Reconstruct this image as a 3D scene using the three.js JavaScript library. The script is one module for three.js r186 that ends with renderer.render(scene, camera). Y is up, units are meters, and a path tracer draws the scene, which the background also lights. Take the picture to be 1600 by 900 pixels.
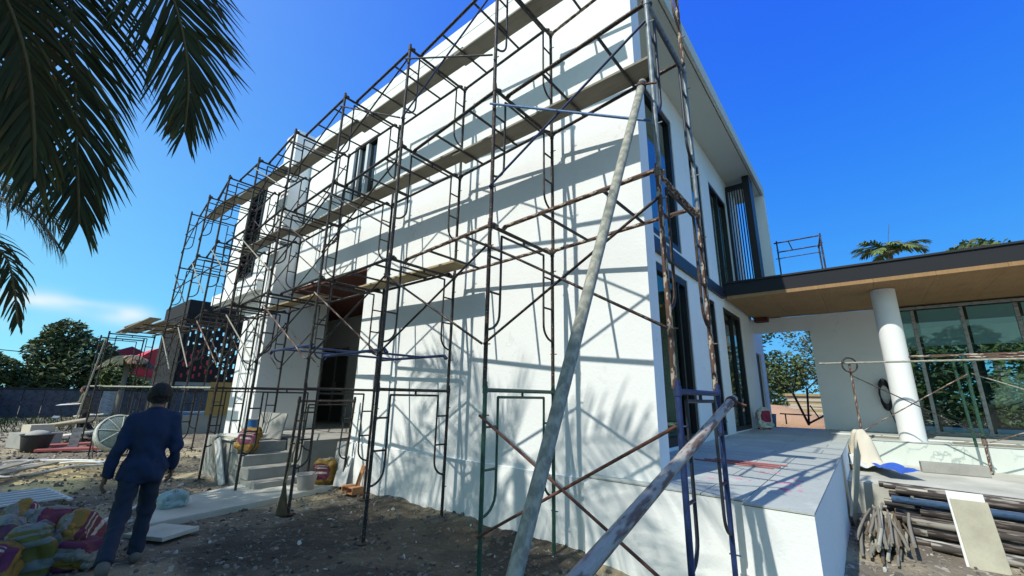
import * as THREE from 'three';
import { mergeGeometries } from 'three/addons/utils/BufferGeometryUtils.js';
import { RoundedBoxGeometry } from 'three/addons/geometries/RoundedBoxGeometry.js';

// ---------------------------------------------------------------- camera, sky, sun, exposure
const scene = new THREE.Scene();
const D = Math.PI / 180;
const camera = new THREE.PerspectiveCamera(69.19, 16 / 9, 0.05, 600);
camera.position.set(0, 1.65, 0);
camera.rotation.order = 'YXZ';
camera.rotation.set(14.486 * D, 39.757 * D, 1.055 * D);

const SUN = new THREE.Vector3(-0.15, 1.13, 1).normalize();
const hash3 = (x, y, z) => { let h = Math.imul(x | 0, 374761393) ^ Math.imul(y | 0, 668265263) ^ Math.imul(z | 0, 1274126177); h = Math.imul(h ^ (h >>> 13), 1274126177); return ((h ^ (h >>> 16)) >>> 0) / 4294967296; };
const sm = t => t * t * (3 - 2 * t), lerp = (a, b, t) => a + (b - a) * t, clamp = (x, a = 0, b = 1) => Math.min(b, Math.max(a, x));
const sstep = (a, b, x) => sm(clamp((x - a) / (b - a)));
function vn3(x, y, z) {
  const i = Math.floor(x), j = Math.floor(y), k = Math.floor(z), a = sm(x - i), b = sm(y - j), c = sm(z - k);
  const L = (p, q) => lerp(hash3(i, p, q), hash3(i + 1, p, q), a);
  return lerp(lerp(L(j, k), L(j + 1, k), b), lerp(L(j, k + 1), L(j + 1, k + 1), b), c);
}
const fbm3 = (x, y, z, o = 4) => { let s = 0, a = 0.5, n = 0; for (let i = 0; i < o; i++) { s += a * vn3(x, y, z); n += a; x = x * 2.03 + 7; y = y * 2.03 + 3; z = z * 2.03 + 5; a *= 0.5; } return s / n; };
function skyTexture() {
  const W = 1024, H = 512, d = new Float32Array(W * H * 4), sh = Math.hypot(SUN.x, SUN.z);
  for (let j = 0; j < H; j++) for (let i = 0; i < W; i++) {
    const ph = ((i + 0.5) / W - 0.5) * 2 * Math.PI, el = ((j + 0.5) / H - 0.5) * Math.PI;
    const x = Math.cos(el) * Math.cos(ph), y = Math.sin(el), z = Math.cos(el) * Math.sin(ph);
    let r, g, b;
    if (y >= -0.02) {
      const t = Math.pow(clamp(y), 0.62), az = (x * SUN.x + z * SUN.z) / (Math.hypot(x, z) * sh + 1e-6);
      const u = clamp(1 - t * 1.12), li = 0.5 + 0.5 * az;
      r = 0.022 + 0.27 * u * u * u + 0.11 * li + 0.42 * li * li * li; g = 0.125 + 0.62 * Math.pow(u, 1.6) + 0.31 * li + 0.3 * li * li * li; b = 0.86 + 0.12 * u + 0.08 * li;
      // two thin clouds low in the west and a faint streak
      const e = el / D, q = Math.atan2(z, -x) / D;
      const n = fbm3(q * 0.22 + 3, e * 0.8, 1.7, 5);
      const c = (cx, cy, wx, wy) => Math.exp(-Math.pow((q - cx) / wx, 2) - Math.pow((e - cy) / wy, 2));
      const m = clamp((c(-2.6, 7.9, 3.2, 0.75) + 0.8 * c(-7.3, 7.1, 1.7, 0.9) + 0.4 * c(-12, 4.5, 4, 1.2) + 0.35 * c(5, 6, 6, 1)) * (n * 3.2 - 0.8)) * 0.8;
      r = lerp(r, 0.93, m); g = lerp(g, 0.97, m); b = lerp(b, 0.96, m);
    } else { r = 0.12; g = 0.11; b = 0.09; }
    const o = (j * W + i) * 4; d[o] = r; d[o + 1] = g; d[o + 2] = b; d[o + 3] = 1;
  }
  const t = new THREE.DataTexture(d, W, H, THREE.RGBAFormat, THREE.FloatType);
  t.mapping = THREE.EquirectangularReflectionMapping; t.minFilter = t.magFilter = THREE.LinearFilter; t.needsUpdate = true;
  return t;
}
scene.background = skyTexture();
scene.environment = scene.background;
const sun = new THREE.DirectionalLight(new THREE.Color(1, 0.955, 0.86), 4.6);
sun.position.copy(SUN).multiplyScalar(60).add(new THREE.Vector3(-6, 0, -5));
sun.target.position.set(-6, 0, -5);
sun.castShadow = true; sun.shadow.mapSize.set(4096, 4096);
Object.assign(sun.shadow.camera, { left: -32, right: 32, top: 32, bottom: -32, near: 1, far: 160 });
scene.add(sun, sun.target);
const renderer = new THREE.WebGLRenderer({ antialias: true });
renderer.setSize(1024, 576);
renderer.toneMapping = THREE.LinearToneMapping;
renderer.toneMappingExposure = 1.04;
renderer.shadowMap.enabled = true;

// ---------------------------------------------------------------- helpers
let seed = 20240;
const rnd = () => { seed |= 0; seed = seed + 0x6D2B79F5 | 0; let t = Math.imul(seed ^ seed >>> 15, 1 | seed); t = t + Math.imul(t ^ t >>> 7, 61 | t) ^ t; return ((t ^ t >>> 14) >>> 0) / 4294967296; };
const rr = (a, b) => a + (b - a) * rnd();
const pick = a => a[Math.floor(rnd() * a.length)];
const V = (x, y, z) => new THREE.Vector3(x, y, z);
const taken = {};
const numbered = n => { if (!(n in taken)) { taken[n] = 0; return n; } return n + '_' + String(++taken[n]).padStart(3, '0'); };
function tag(o, label, category, group, kind) { if (label) o.userData.label = label; if (category) o.userData.category = category; if (group) o.userData.group = group; if (kind) o.userData.kind = kind; return o; }
function thing(name, label, category, pos = [0, 0, 0], turn = 0, group) {
  const o = new THREE.Group(); o.name = numbered(name); o.position.set(...pos); o.rotation.y = turn; scene.add(o); return tag(o, label, category, group);
}
function mesh(name, geo, mat, parent, pos) {
  const m = new THREE.Mesh(geo, mat); m.name = parent ? name : numbered(name); m.castShadow = m.receiveShadow = true;
  if (pos) m.position.set(...pos);
  (parent || scene).add(m); return m;
}
// texture of n pixels a side, fn(u, v) -> [r, g, b] linear 0..1
function tex(w, h, fn, srgb = true) {
  const d = new Uint8Array(w * h * 4);
  for (let j = 0; j < h; j++) for (let i = 0; i < w; i++) {
    const c = fn(i / w, j / h, i, j), o = (j * w + i) * 4;
    for (let k = 0; k < 3; k++) { let v = clamp(c[k]); if (srgb) v = v <= 0.0031308 ? v * 12.92 : 1.055 * Math.pow(v, 1 / 2.4) - 0.055; d[o + k] = v * 255; }
    d[o + 3] = 255;
  }
  const t = new THREE.DataTexture(d, w, h, THREE.RGBAFormat); t.wrapS = t.wrapT = THREE.RepeatWrapping; t.magFilter = THREE.LinearFilter; t.minFilter = THREE.LinearMipmapLinearFilter; t.generateMipmaps = true;
  if (srgb) t.colorSpace = THREE.SRGBColorSpace; t.needsUpdate = true; return t;
}
// tileable fbm on the unit square
function tn(u, v, f, o = 4, s = 0) {
  let r = 0, a = 0.5, n = 0;
  for (let q = 0; q < o; q++) {
    const x = u * f, y = v * f, i = Math.floor(x), j = Math.floor(y), p = sm(x - i), w = sm(y - j), m = k => ((k % f) + f) % f;
    r += a * lerp(lerp(hash3(m(i), m(j), s + q), hash3(m(i + 1), m(j), s + q), p), lerp(hash3(m(i), m(j + 1), s + q), hash3(m(i + 1), m(j + 1), s + q), p), w);
    n += a; a *= 0.5; f *= 2;
  }
  return r / n;
}
const mix3 = (a, b, t) => [lerp(a[0], b[0], t), lerp(a[1], b[1], t), lerp(a[2], b[2], t)];
const rep = (t, x, y) => { const c = t.clone(); c.repeat.set(x, y); c.needsUpdate = true; return c; };
const std = o => new THREE.MeshStandardMaterial(o);
const lin = (r, g, b) => new THREE.Color().setRGB(r, g, b);

const UNITC = new THREE.CylinderGeometry(1, 1, 1, 10, 1); 
const UP = V(0, 1, 0);
// a straight tube between two points given in the parent's own space
function bar(parent, name, a, b, r, mat, geo = UNITC) {
  const A = V(...a), B = V(...b), d = B.clone().sub(A), m = mesh(name, geo, mat, parent);
  m.position.copy(A).addScaledVector(d, 0.5); m.scale.set(r, d.length(), r); m.quaternion.setFromUnitVectors(UP, d.normalize()); return m;
}
const UNITB = new THREE.BoxGeometry(1, 1, 1);
// chamfered board: used for planks, beams and boards so that edges catch light
const boxCache = {};
function rbox(w, h, d, r = 0.006) {
  const k = [w, h, d, r].map(x => x.toFixed(4)).join(); if (boxCache[k]) return boxCache[k];
  r = Math.min(r, w / 2.1, h / 2.1, d / 2.1);
  const g = new RoundedBoxGeometry(w, h, d, 1, r), p = g.attributes.position, n = g.attributes.normal, uv = g.attributes.uv;
  for (let i = 0; i < p.count; i++) { const ax = Math.abs(n.getX(i)), ay = Math.abs(n.getY(i)), az = Math.abs(n.getZ(i)); if (ax > ay && ax > az) uv.setXY(i, p.getZ(i), p.getY(i)); else if (ay > az) uv.setXY(i, p.getX(i), p.getZ(i)); else uv.setXY(i, p.getX(i), p.getY(i)); }
  return boxCache[k] = g;
}
// box from corner to corner with uv in metres
function cbox(x0, x1, y0, y1, z0, z1) {
  const g = new THREE.BoxGeometry(x1 - x0, y1 - y0, z1 - z0); g.translate((x0 + x1) / 2, (y0 + y1) / 2, (z0 + z1) / 2); return muv(g);
}
function muv(g) {
  const p = g.attributes.position, n = g.attributes.normal, uv = new Float32Array(p.count * 2);
  for (let i = 0; i < p.count; i++) { const ax = Math.abs(n.getX(i)), ay = Math.abs(n.getY(i)), az = Math.abs(n.getZ(i)); let u, v; if (ax > ay && ax > az) { u = p.getZ(i); v = p.getY(i); } else if (ay > az) { u = p.getX(i); v = p.getZ(i); } else { u = p.getX(i); v = p.getY(i); } uv[2 * i] = u; uv[2 * i + 1] = v; }
  g.setAttribute('uv', new THREE.BufferAttribute(uv, 2)); return g;
}
// wall with openings, drawn in (u, v) and extruded by t along -n. plane 'z': u = x at z0 ; plane 'x': u = -z at x0
function wallGeo(outline, holes, t, plane, at) {
  const s = new THREE.Shape(outline.map(q => new THREE.Vector2(...q)));
  for (const [a, b, c, d] of holes) s.holes.push(new THREE.Path([[a, c], [a, d], [b, d], [b, c]].map(q => new THREE.Vector2(...q))));
  const g = new THREE.ExtrudeGeometry(s, { depth: t, bevelEnabled: false });
  if (plane === 'z') g.translate(0, 0, at - t); else { g.rotateY(Math.PI / 2); g.translate(at - t, 0, 0); }
  return muv(g);
}
// surface of a distance field (surface nets)
function nets(f, mn, mx, c) {
  const N = [0, 1, 2].map(k => Math.ceil((mx[k] - mn[k]) / c) + 1), [nx, ny, nz] = N, F = new Float32Array(nx * ny * nz), id = new Int32Array(nx * ny * nz).fill(-1), P = [], I = [];
  for (let k = 0, o = 0; k < nz; k++) for (let j = 0; j < ny; j++) for (let i = 0; i < nx; i++, o++) F[o] = f(mn[0] + i * c, mn[1] + j * c, mn[2] + k * c);
  const at = (i, j, k) => i + nx * (j + ny * k), E = [[0, 1], [0, 2], [0, 4], [1, 3], [1, 5], [2, 3], [2, 6], [3, 7], [4, 5], [4, 6], [5, 7], [6, 7]];
  for (let k = 0; k < nz - 1; k++) for (let j = 0; j < ny - 1; j++) for (let i = 0; i < nx - 1; i++) {
    let m = 0; const v = []; for (let q = 0; q < 8; q++) { v[q] = F[at(i + (q & 1), j + (q >> 1 & 1), k + (q >> 2))]; if (v[q] < 0) m |= 1 << q; }
    if (m === 0 || m === 255) continue;
    let x = 0, y = 0, z = 0, n = 0;
    for (const [a, b] of E) if ((m >> a & 1) !== (m >> b & 1)) { const t = v[a] / (v[a] - v[b]); x += lerp(a & 1, b & 1, t); y += lerp(a >> 1 & 1, b >> 1 & 1, t); z += lerp(a >> 2, b >> 2, t); n++; }
    id[at(i, j, k)] = P.length / 3; P.push(mn[0] + (i + x / n) * c, mn[1] + (j + y / n) * c, mn[2] + (k + z / n) * c);
  }
  for (let k = 1; k < nz - 1; k++) for (let j = 1; j < ny - 1; j++) for (let i = 1; i < nx - 1; i++) {
    const s = F[at(i, j, k)] < 0;
    const q = (a, b, cc, d, flip) => { if (a < 0 || b < 0 || cc < 0 || d < 0) return; flip ? I.push(a, b, cc, a, cc, d) : I.push(a, cc, b, a, d, cc); };
    if (s !== F[at(i + 1, j, k)] < 0) q(id[at(i, j - 1, k - 1)], id[at(i, j, k - 1)], id[at(i, j, k)], id[at(i, j - 1, k)], s);
    if (s !== F[at(i, j + 1, k)] < 0) q(id[at(i - 1, j, k - 1)], id[at(i - 1, j, k)], id[at(i, j, k)], id[at(i, j, k - 1)], s);
    if (s !== F[at(i, j, k + 1)] < 0) q(id[at(i - 1, j - 1, k)], id[at(i, j - 1, k)], id[at(i, j, k)], id[at(i - 1, j, k)], s);
  }
  const g = new THREE.BufferGeometry(); g.setAttribute('position', new THREE.Float32BufferAttribute(P, 3)); g.setIndex(I); g.computeVertexNormals(); return g;
}

// ---------------------------------------------------------------- materials
const T = {};
T.plaster = tex(512, 512, (u, v) => { const n = tn(u, v, 4, 6), s = tn(u * 1, v * 1, 16, 3, 9), m = tn(u, v, 3, 3, 40); const dr = sstep(0.58, 0.8, tn(u, v * 0.999, 32, 2, 44) * 0.55 + 0.45 * tn(u, v, 4, 2, 45)), sp = sstep(0.72, 0.76, tn(u, v, 70, 2, 46)) * sstep(0.5, 0.7, tn(u, v, 6, 3, 48)); const k = 0.985 - 0.06 * sstep(0.45, 0.8, n) - 0.04 * sstep(0.55, 0.85, m) + 0.03 * s - 0.03 * dr; return mix3([0.785 * k, 0.81 * k, 0.80 * k], [0.5, 0.49, 0.45], sp * 0.25); });
T.plasterB = tex(512, 512, (u, v) => { const n = tn(u, v, 64, 3, 3) * 0.6 + tn(u, v, 8, 3, 5) * 0.4; return [n, n, n]; }, false);
T.conc = tex(512, 512, (u, v) => { const n = tn(u, v, 6, 6, 11), f = tn(u, v, 90, 2, 12), w = sstep(0.55, 0.75, tn(u, v, 4, 4, 15)); const k = 0.72 + 0.5 * n + 0.12 * f; return mix3([0.30 * k, 0.30 * k, 0.275 * k], [0.44, 0.43, 0.40], w * 0.5); });
T.steel = tex(128, 512, (u, v) => { // dark painted and rusted tube with cement splashes
  const n = tn(u, v, 8, 5, 21), r = sstep(0.5, 0.68, tn(u, v, 6, 4, 23)), c = sstep(0.70, 0.76, tn(u, v, 16, 3, 29)); let a = mix3([0.020, 0.020, 0.021], [0.06, 0.037, 0.025], r); a = mix3(a, [0.10, 0.085, 0.07], sstep(0.6, 0.85, n) * 0.6); return mix3(a, [0.34, 0.32, 0.28], c); });
T.stain = tex(128, 512, (u, v) => { const n = tn(u, v, 6, 5, 31), c = sstep(0.42, 0.56, tn(u, v, 8, 4, 33)); return mix3(mix3([0.05, 0.035, 0.028], [0.14, 0.07, 0.05], n), [0.42, 0.38, 0.31], c * 0.9); });
T.grain = tex(256, 256, (u, v) => { const n = tn(u, v, 8, 5, 41), c = sstep(0.6, 0.66, tn(u, v, 24, 3, 43)); const k = 0.55 + 0.8 * n - 0.35 * c, w = sstep(0.66, 0.7, tn(u, v, 20, 3, 47)) * 0.6; return [k + w, k + w * 0.9, k + w * 0.55]; });
T.galv = tex(128, 512, (u, v) => { const n = tn(u, v, 10, 5, 51), f = tn(u, v, 40, 2, 52), p = sstep(0.74, 0.8, tn(u, v, 5, 3, 57)); let a = mix3([0.20, 0.215, 0.19], [0.37, 0.375, 0.335], clamp(sstep(0.25, 0.75, n) + 0.5 * (f - 0.5))); return mix3(a, [0.34, 0.17, 0.2], p * 0.6); });
T.paintpole = tex(128, 512, (u, v) => { const c = sstep(0.30, 0.56, tn(u, v, 9, 6, 61)) * (0.7 + 0.3 * tn(u, v, 50, 2, 63)), p = sstep(0.55, 0.75, tn(u, v, 3, 4, 66)); return mix3(mix3([0.15, 0.095, 0.075], [0.40, 0.385, 0.335], c), [0.34, 0.17, 0.17], p * 0.3); });
T.wood = tex(256, 1024, (u, v) => { const w = tn(u, v, 4, 4, 71), l = tn((u * 8 + 0.15 * w) % 1, v * 0.999, 16, 2, 72), n = tn(u, v, 12, 4, 74); const k = 0.7 + 0.35 * l + 0.35 * n; return [0.27 * k, 0.235 * k, 0.17 * k]; });
T.soil = tex(1024, 1024, (u, v) => { const n = tn(u, v, 5, 7, 81), f = tn(u, v, 110, 3, 83), s = sstep(0.7, 0.78, tn(u, v, 60, 2, 85)), y = sstep(0.5, 0.72, tn(u, v, 3, 4, 87)); let k = 0.55 + 0.75 * n * (0.7 + 0.6 * f); let a = mix3([0.145 * k, 0.125 * k, 0.095 * k], [0.30 * k, 0.26 * k, 0.175 * k], y); return mix3(a, [0.36, 0.34, 0.30], s * 0.75); });
T.soilB = tex(1024, 1024, (u, v) => { const n = 0.55 * tn(u, v, 24, 4, 91) + 0.45 * tn(u, v, 110, 3, 93); return [n, n, n]; }, false);
T.tile = tex(512, 512, (u, v) => { const n = tn(u, v, 3, 5, 101), f = tn(u, v, 80, 3, 102), s = sstep(0.62, 0.8, tn(u, v, 5, 4, 104)); const k = 0.82 + 0.25 * n + 0.2 * (f - 0.5); return mix3([0.46 * k, 0.50 * k, 0.465 * k], [0.58, 0.595, 0.55], s * 0.7); });
T.marble = tex(512, 512, (u, v) => { const n = tn(u, v, 4, 5, 111), w = Math.abs(tn(u, v, 5, 5, 113) - 0.5) * 2, vein = 1 - sstep(0.0, 0.09, w); const k = 0.9 + 0.2 * n; return mix3([0.60 * k, 0.66 * k, 0.61 * k], [0.27, 0.34, 0.33], vein * 0.7 * sstep(0.35, 0.6, n)); });
T.bag = (() => null)();
const M = {};
M.white = std({ map: rep(T.plaster, 0.22, 0.22), bumpMap: rep(T.plasterB, 0.7, 0.7), bumpScale: 0.0025, roughness: 0.88 });
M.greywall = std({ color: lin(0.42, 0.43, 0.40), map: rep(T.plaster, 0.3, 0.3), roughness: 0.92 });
M.conc = std({ map: rep(T.conc, 0.55, 0.55), bumpMap: rep(T.conc, 1.5, 1.5), bumpScale: 0.004, roughness: 0.95 });
M.concL = std({ map: rep(T.conc, 0.4, 0.4), color: lin(1.5, 1.5, 1.42), bumpMap: rep(T.conc, 1.5, 1.5), bumpScale: 0.003, roughness: 0.95 });
M.black = std({ color: lin(0.012, 0.013, 0.016), roughness: 0.45, metalness: 0.2 });
M.navy = std({ color: lin(0.022, 0.027, 0.040), roughness: 0.5, metalness: 0.1 });
M.fascia = std({ color: lin(0.010, 0.013, 0.019), roughness: 0.85 });
M.alu = std({ color: lin(0.36, 0.38, 0.38), roughness: 0.5, metalness: 0.3, map: rep(T.grain, 1, 3) });
M.alw = std({ color: lin(0.62, 0.64, 0.63), roughness: 0.5 });
M.glass = new THREE.MeshPhysicalMaterial({ color: lin(0.72, 0.88, 0.83), transmission: 1, thickness: 0, roughness: 0.02, ior: 1.52, specularIntensity: 1 });
M.glassD = new THREE.MeshPhysicalMaterial({ color: lin(0.16, 0.27, 0.26), transmission: 1, thickness: 0, roughness: 0.02, ior: 1.6 });
M.soffit = std({ color: lin(0.56, 0.60, 0.54), roughness: 0.9, map: rep(T.grain, 0.3, 0.3) });
M.soffit.map = null;
M.wood = std({ map: rep(T.wood, 0.6, 0.25), color: lin(1.0, 0.68, 0.4), roughness: 0.75 });
M.redwood = std({ map: rep(T.wood, 0.6, 0.25), color: lin(0.3, 0.085, 0.065), roughness: 0.8 });
M.plank = std({ map: rep(T.wood, 2, 0.5), color: lin(0.80, 0.86, 0.94), bumpMap: rep(T.wood, 2, 0.5), bumpScale: 0.003, roughness: 0.92 });
M.plankD = std({ map: rep(T.wood, 2, 0.5), color: lin(0.5, 0.44, 0.4), roughness: 0.95 });
M.plankY = std({ map: rep(T.wood, 2, 0.5), color: lin(1.25, 1.12, 0.82), roughness: 0.9 });
M.steel = std({ map: rep(T.steel, 1, 4), roughness: 0.62, metalness: 0.25 });
M.steel2 = std({ map: rep(T.steel, 1, 3.1), color: lin(1.25, 1.0, 0.88), roughness: 0.7, metalness: 0.15 });
M.stain = std({ map: rep(T.stain, 1, 5), roughness: 0.85 });
M.blue = std({ map: rep(T.grain, 1, 7), color: lin(0.013, 0.034, 0.125), roughness: 0.55 });
M.blueL = std({ map: rep(T.grain, 1, 14), color: lin(0.07, 0.17, 0.36), roughness: 0.55 });
M.green = std({ map: rep(T.grain, 1, 7), color: lin(0.022, 0.085, 0.055), roughness: 0.5 });
M.rust = std({ map: rep(T.grain, 1, 14), color: lin(0.15, 0.062, 0.042), roughness: 0.85 });
M.greyblue = std({ map: rep(T.galv, 1, 4), color: lin(0.62, 0.72, 0.86), roughness: 0.55, metalness: 0.3 });
M.galv = std({ map: rep(T.galv, 1, 14), color: lin(1.02, 1.0, 0.92), roughness: 0.9, metalness: 0, bumpMap: rep(T.galv, 1, 9), bumpScale: 0.0012 });
M.paintpole = std({ map: rep(T.paintpole, 1, 7), roughness: 0.85 });
M.tile = std({ map: rep(T.tile, 0.5, 0.5), roughness: 0.62 });
M.tile2 = std({ map: rep(T.tile, 0.37, 0.61), color: lin(0.92, 0.93, 0.93), roughness: 0.66 });
M.marble = std({ map: rep(T.marble, 0.7, 0.7), roughness: 0.5 });
M.board = std({ color: lin(0.62, 0.62, 0.58), map: rep(T.grain, 1.2, 1.2), roughness: 0.9 }); M.board.map = null;
M.boardG = std({ map: rep(T.conc, 0.8, 0.8), color: lin(1.2, 1.15, 0.95), roughness: 0.95 });
M.grout = std({ color: lin(0.06, 0.06, 0.058), roughness: 1 });
M.pink = std({ color: lin(0.62, 0.22, 0.34), roughness: 0.9 });

// ---------------------------------------------------------------- ground
const wallBump = (x, z) => 0.10 * Math.exp(-Math.pow((z + 4.55) / 0.55, 2)) * sstep(-8.2, -7.2, x) * (1 - sstep(-2.6, -1.6, x));
function groundY(x, z) {
  const d = Math.hypot(x, z), k = 1 - sstep(14, 40, d);
  let y = (fbm3(x * 0.9, 1.3, z * 0.9, 5) - 0.5) * 0.11 * k + (fbm3(x * 4.5, 8.3, z * 4.5, 3) - 0.5) * 0.085 * k * k;
  y += wallBump(x, z) * (0.6 + 0.8 * vn3(x * 2.3, 0, z * 2.3));
  const path = sstep(-9.3, -8.7, x) * (1 - sstep(-6.4, -5.9, x)) * sstep(-4.6, -4.2, z) * (1 - sstep(-1.5, -1.1, z)); // bed of the path slab
  y = lerp(y, -0.02, path * 0.8);
  return y - 0.01;
}
{
  const nx = 420, nz = 340, P = [], UV = [], C = [], I = [];
  const wx = i => { const t = i / nx * 2 - 1; return -5 + 11 * t + 190 * Math.pow(t, 7) * 1; }, wz = j => { const t = j / nz * 2 - 1; return -4.5 + 9 * t + 190 * Math.pow(t, 7); };
  for (let j = 0; j <= nz; j++) for (let i = 0; i <= nx; i++) {
    const x = wx(i), z = wz(j); P.push(x, groundY(x, z), z); UV.push(x, z);
    const n = fbm3(x * 0.35 + 9, 2, z * 0.35, 4), g = sstep(0.5, 0.62, fbm3(x * 0.22, 6, z * 0.22, 4));
    // a spread of yellow sand west of the slab, and weeds by the far fence
    const s = Math.exp(-Math.pow((x + 12.2 + 1.3 * (n - 0.5)) / 2.0, 2) - Math.pow((z + 1.4 + 2 * (n - 0.5)) / 1.0, 2)), sa = sstep(0.25, 0.6, s + 0.4 * (fbm3(x * 2, 3, z * 2, 3) - 0.5));
    let c = mix3([1.0, 1.0, 1.0], [1.5, 1.42, 1.2], n * 0.8); c = mix3(c, [2.7, 2.4, 1.45], sa * 0.8);
    const dk = sstep(0.42, 0.58, Math.exp(-Math.pow((z + 3.0) / 1.9, 2) - Math.pow((x + 4.0) / 3.6, 2)) * 0.75 + 0.55 * (fbm3(x * 1.1, 4, z * 1.1, 4) - 0.5) + 0.1); c = mix3(c, [0.26, 0.25, 0.25], dk * 0.9); // dark soil along the wall, deepened further to paint shade into it
    const wd = sstep(-26, -31, x) * g; c = mix3(c, [0.5, 0.9, 0.25], wd * 0.8);
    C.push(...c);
  }
  for (let j = 0; j < nz; j++) for (let i = 0; i < nx; i++) { const a = j * (nx + 1) + i, b = a + 1, c = a + nx + 1, d = c + 1; I.push(a, c, b, b, c, d); }
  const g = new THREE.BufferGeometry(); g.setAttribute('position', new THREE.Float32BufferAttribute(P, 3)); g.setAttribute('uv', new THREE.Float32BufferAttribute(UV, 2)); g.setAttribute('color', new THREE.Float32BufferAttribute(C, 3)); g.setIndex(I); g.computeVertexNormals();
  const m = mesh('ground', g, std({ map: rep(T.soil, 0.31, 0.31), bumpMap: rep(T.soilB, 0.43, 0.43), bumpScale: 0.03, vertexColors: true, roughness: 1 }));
  tag(m, null, null, null, 'structure');
}
{ // pebbles, clods and chips of rubble strewn over the soil
  const g = new THREE.IcosahedronGeometry(1, 0); const p = g.attributes.position;
  for (let i = 0; i < p.count; i++) { const k = 0.75 + 0.5 * hash3(Math.round(p.getX(i) * 9), Math.round(p.getY(i) * 9), Math.round(p.getZ(i) * 9)); p.setXYZ(i, p.getX(i) * k, p.getY(i) * k * 0.7, p.getZ(i) * k); } g.computeVertexNormals();
  const n = 24000, im = new THREE.InstancedMesh(g, std({ roughness: 1 }), n); im.name = 'rubble_chips'; const m4 = new THREE.Matrix4(), q = new THREE.Quaternion(), e = new THREE.Euler(); let k = 0;
  while (k < n) {
    const far = rnd() < 0.35, x = far ? rr(-26, -8) : rr(-9.5, 2.8), z = far ? rr(-4.2, 3) : rr(-8.6, 1.6);
    if (z < -4.4 && x < -0.4) continue; if (z < -4.1 && x > -2 && x < -0.4) continue; if (z < -2.8 && x < -7.6 && x > -12) continue;
    const s = (far ? 1.5 : 1) * Math.pow(rnd(), 3.6) * 0.026 + 0.003;
    e.set(rnd() * 6, rnd() * 6, rnd() * 6); q.setFromEuler(e); m4.compose(V(x, groundY(x, z) + s * 0.25, z), q, V(s * rr(0.7, 1.5), s * rr(0.6, 1), s * rr(0.7, 1.5))); im.setMatrixAt(k, m4);
    const c = rnd(); im.setColorAt(k, c < 0.07 ? lin(0.42, 0.41, 0.38) : c < 0.6 ? lin(0.2, 0.18, 0.15) : lin(0.1, 0.09, 0.075)); k++;
  }
  im.castShadow = im.receiveShadow = true; scene.add(im); tag(im, 'small stones and chips of rubble strewn over the soil', 'rubble', null, 'stuff');
}

// ---------------------------------------------------------------- the house
const ZW = -4.42, XF = -2.5;
const house = thing('house', 'two-storey white plastered house under construction behind the scaffolding', 'house', [0, 0, 0]);
const part = (n, g, m, parent = house) => mesh(n, g, m, parent);
const pbox = (n, m, x0, x1, y0, y1, z0, z1, parent = house) => part(n, cbox(x0, x1, y0, y1, z0, z1), m, parent);
// front wall: upper storey all along, ground floor right of the porch, pier left of it
part('front_wall', wallGeo([[-1.7, -0.4], [-1.7, 8.62], [-16.6, 8.62], [-16.6, 4.42], [-12.9, 4.42], [-12.9, -0.4], [-11.76, -0.4], [-11.76, 4.2], [-7.55, 4.2], [-7.55, -0.4]], [[-8.68, -7.7, 5.92, 7.37], [-15.32, -14.1, 5.12, 8.3]], 0.27, 'z', ZW), M.white);
pbox('parapet_band', M.white, -16.6, -1.7, 8.36, 8.615, ZW + 0.001, ZW + 0.007);
{ const s = new THREE.Shape([[-7.56, -0.4], [-1.698, -0.4], [-1.698, 0.77], [-7.56, 0.77]].map(q => new THREE.Vector2(...q))); const g = new THREE.ExtrudeGeometry(s, { depth: 0.016, bevelEnabled: true, bevelSize: 0.004, bevelThickness: 0.006, bevelSegments: 1 }); g.translate(0, 0, ZW + 0.001); part('plinth', muv(g), M.white); }
pbox('fin_wall', M.white, -11.758, -11.04, -0.4, 8.66, -5.4, -3.95);
pbox('lower_wall', M.white, -15.2, -12.901, -0.4, 4.418, -5.0, -4.75);
pbox('ledge', M.white, -17.2, -13.1, 4.5, 4.82, ZW + 0.002, ZW + 0.14);
pbox('side_wall', M.white, -16.6, -16.35, 4.42, 8.3, -15.2, ZW - 0.272);
pbox('lower_side_wall', M.white, -15.2, -14.95, -0.4, 4.2, -15.2, -5.002);
pbox('rear_wall', M.greywall, -16.3, -2.6, -0.4, 8.2, -15.25, -15.0);
pbox('porch_lintel', M.white, -11.038, -7.552, 4.2, 4.6, -4.9, ZW - 0.271);
// porch: soffit, back wall with its dark doorway, floor
pbox('porch_soffit', M.redwood, -14.9, -7.83, 4.12, 4.195, -7.2, -5.402); pbox('porch_soffit', M.redwood, -11.036, -7.56, 4.12, 4.195, -5.4, ZW - 0.03);
part('porch_back_wall', wallGeo([[-14.94, 0.4], [-7.83, 0.4], [-7.83, 4.118], [-14.94, 4.118]], [[-14.72, -12.85, 0.74, 3.1]], 0.2, 'z', -7.2), M.white);
{ const d = part('door', cbox(-14.66, -12.92, 0.75, 3.05, -7.36, -7.3), std({ color: lin(0.10, 0.10, 0.095), roughness: 0.6 })); mesh('frame', mergeGeometries([cbox(-14.72, -14.66, 0.74, 3.1, -7.36, -7.19), cbox(-12.92, -12.85, 0.74, 3.1, -7.36, -7.19), cbox(-14.66, -12.92, 3.05, 3.1, -7.36, -7.19)]), M.alu, d); mesh('glazing_bar', cbox(-13.83, -13.77, 0.75, 3.05, -7.3, -7.27), M.alu, d); mesh('handle', cbox(-13.7, -13.66, 1.7, 2.0, -7.3, -7.26), M.alu, d); }
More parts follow.
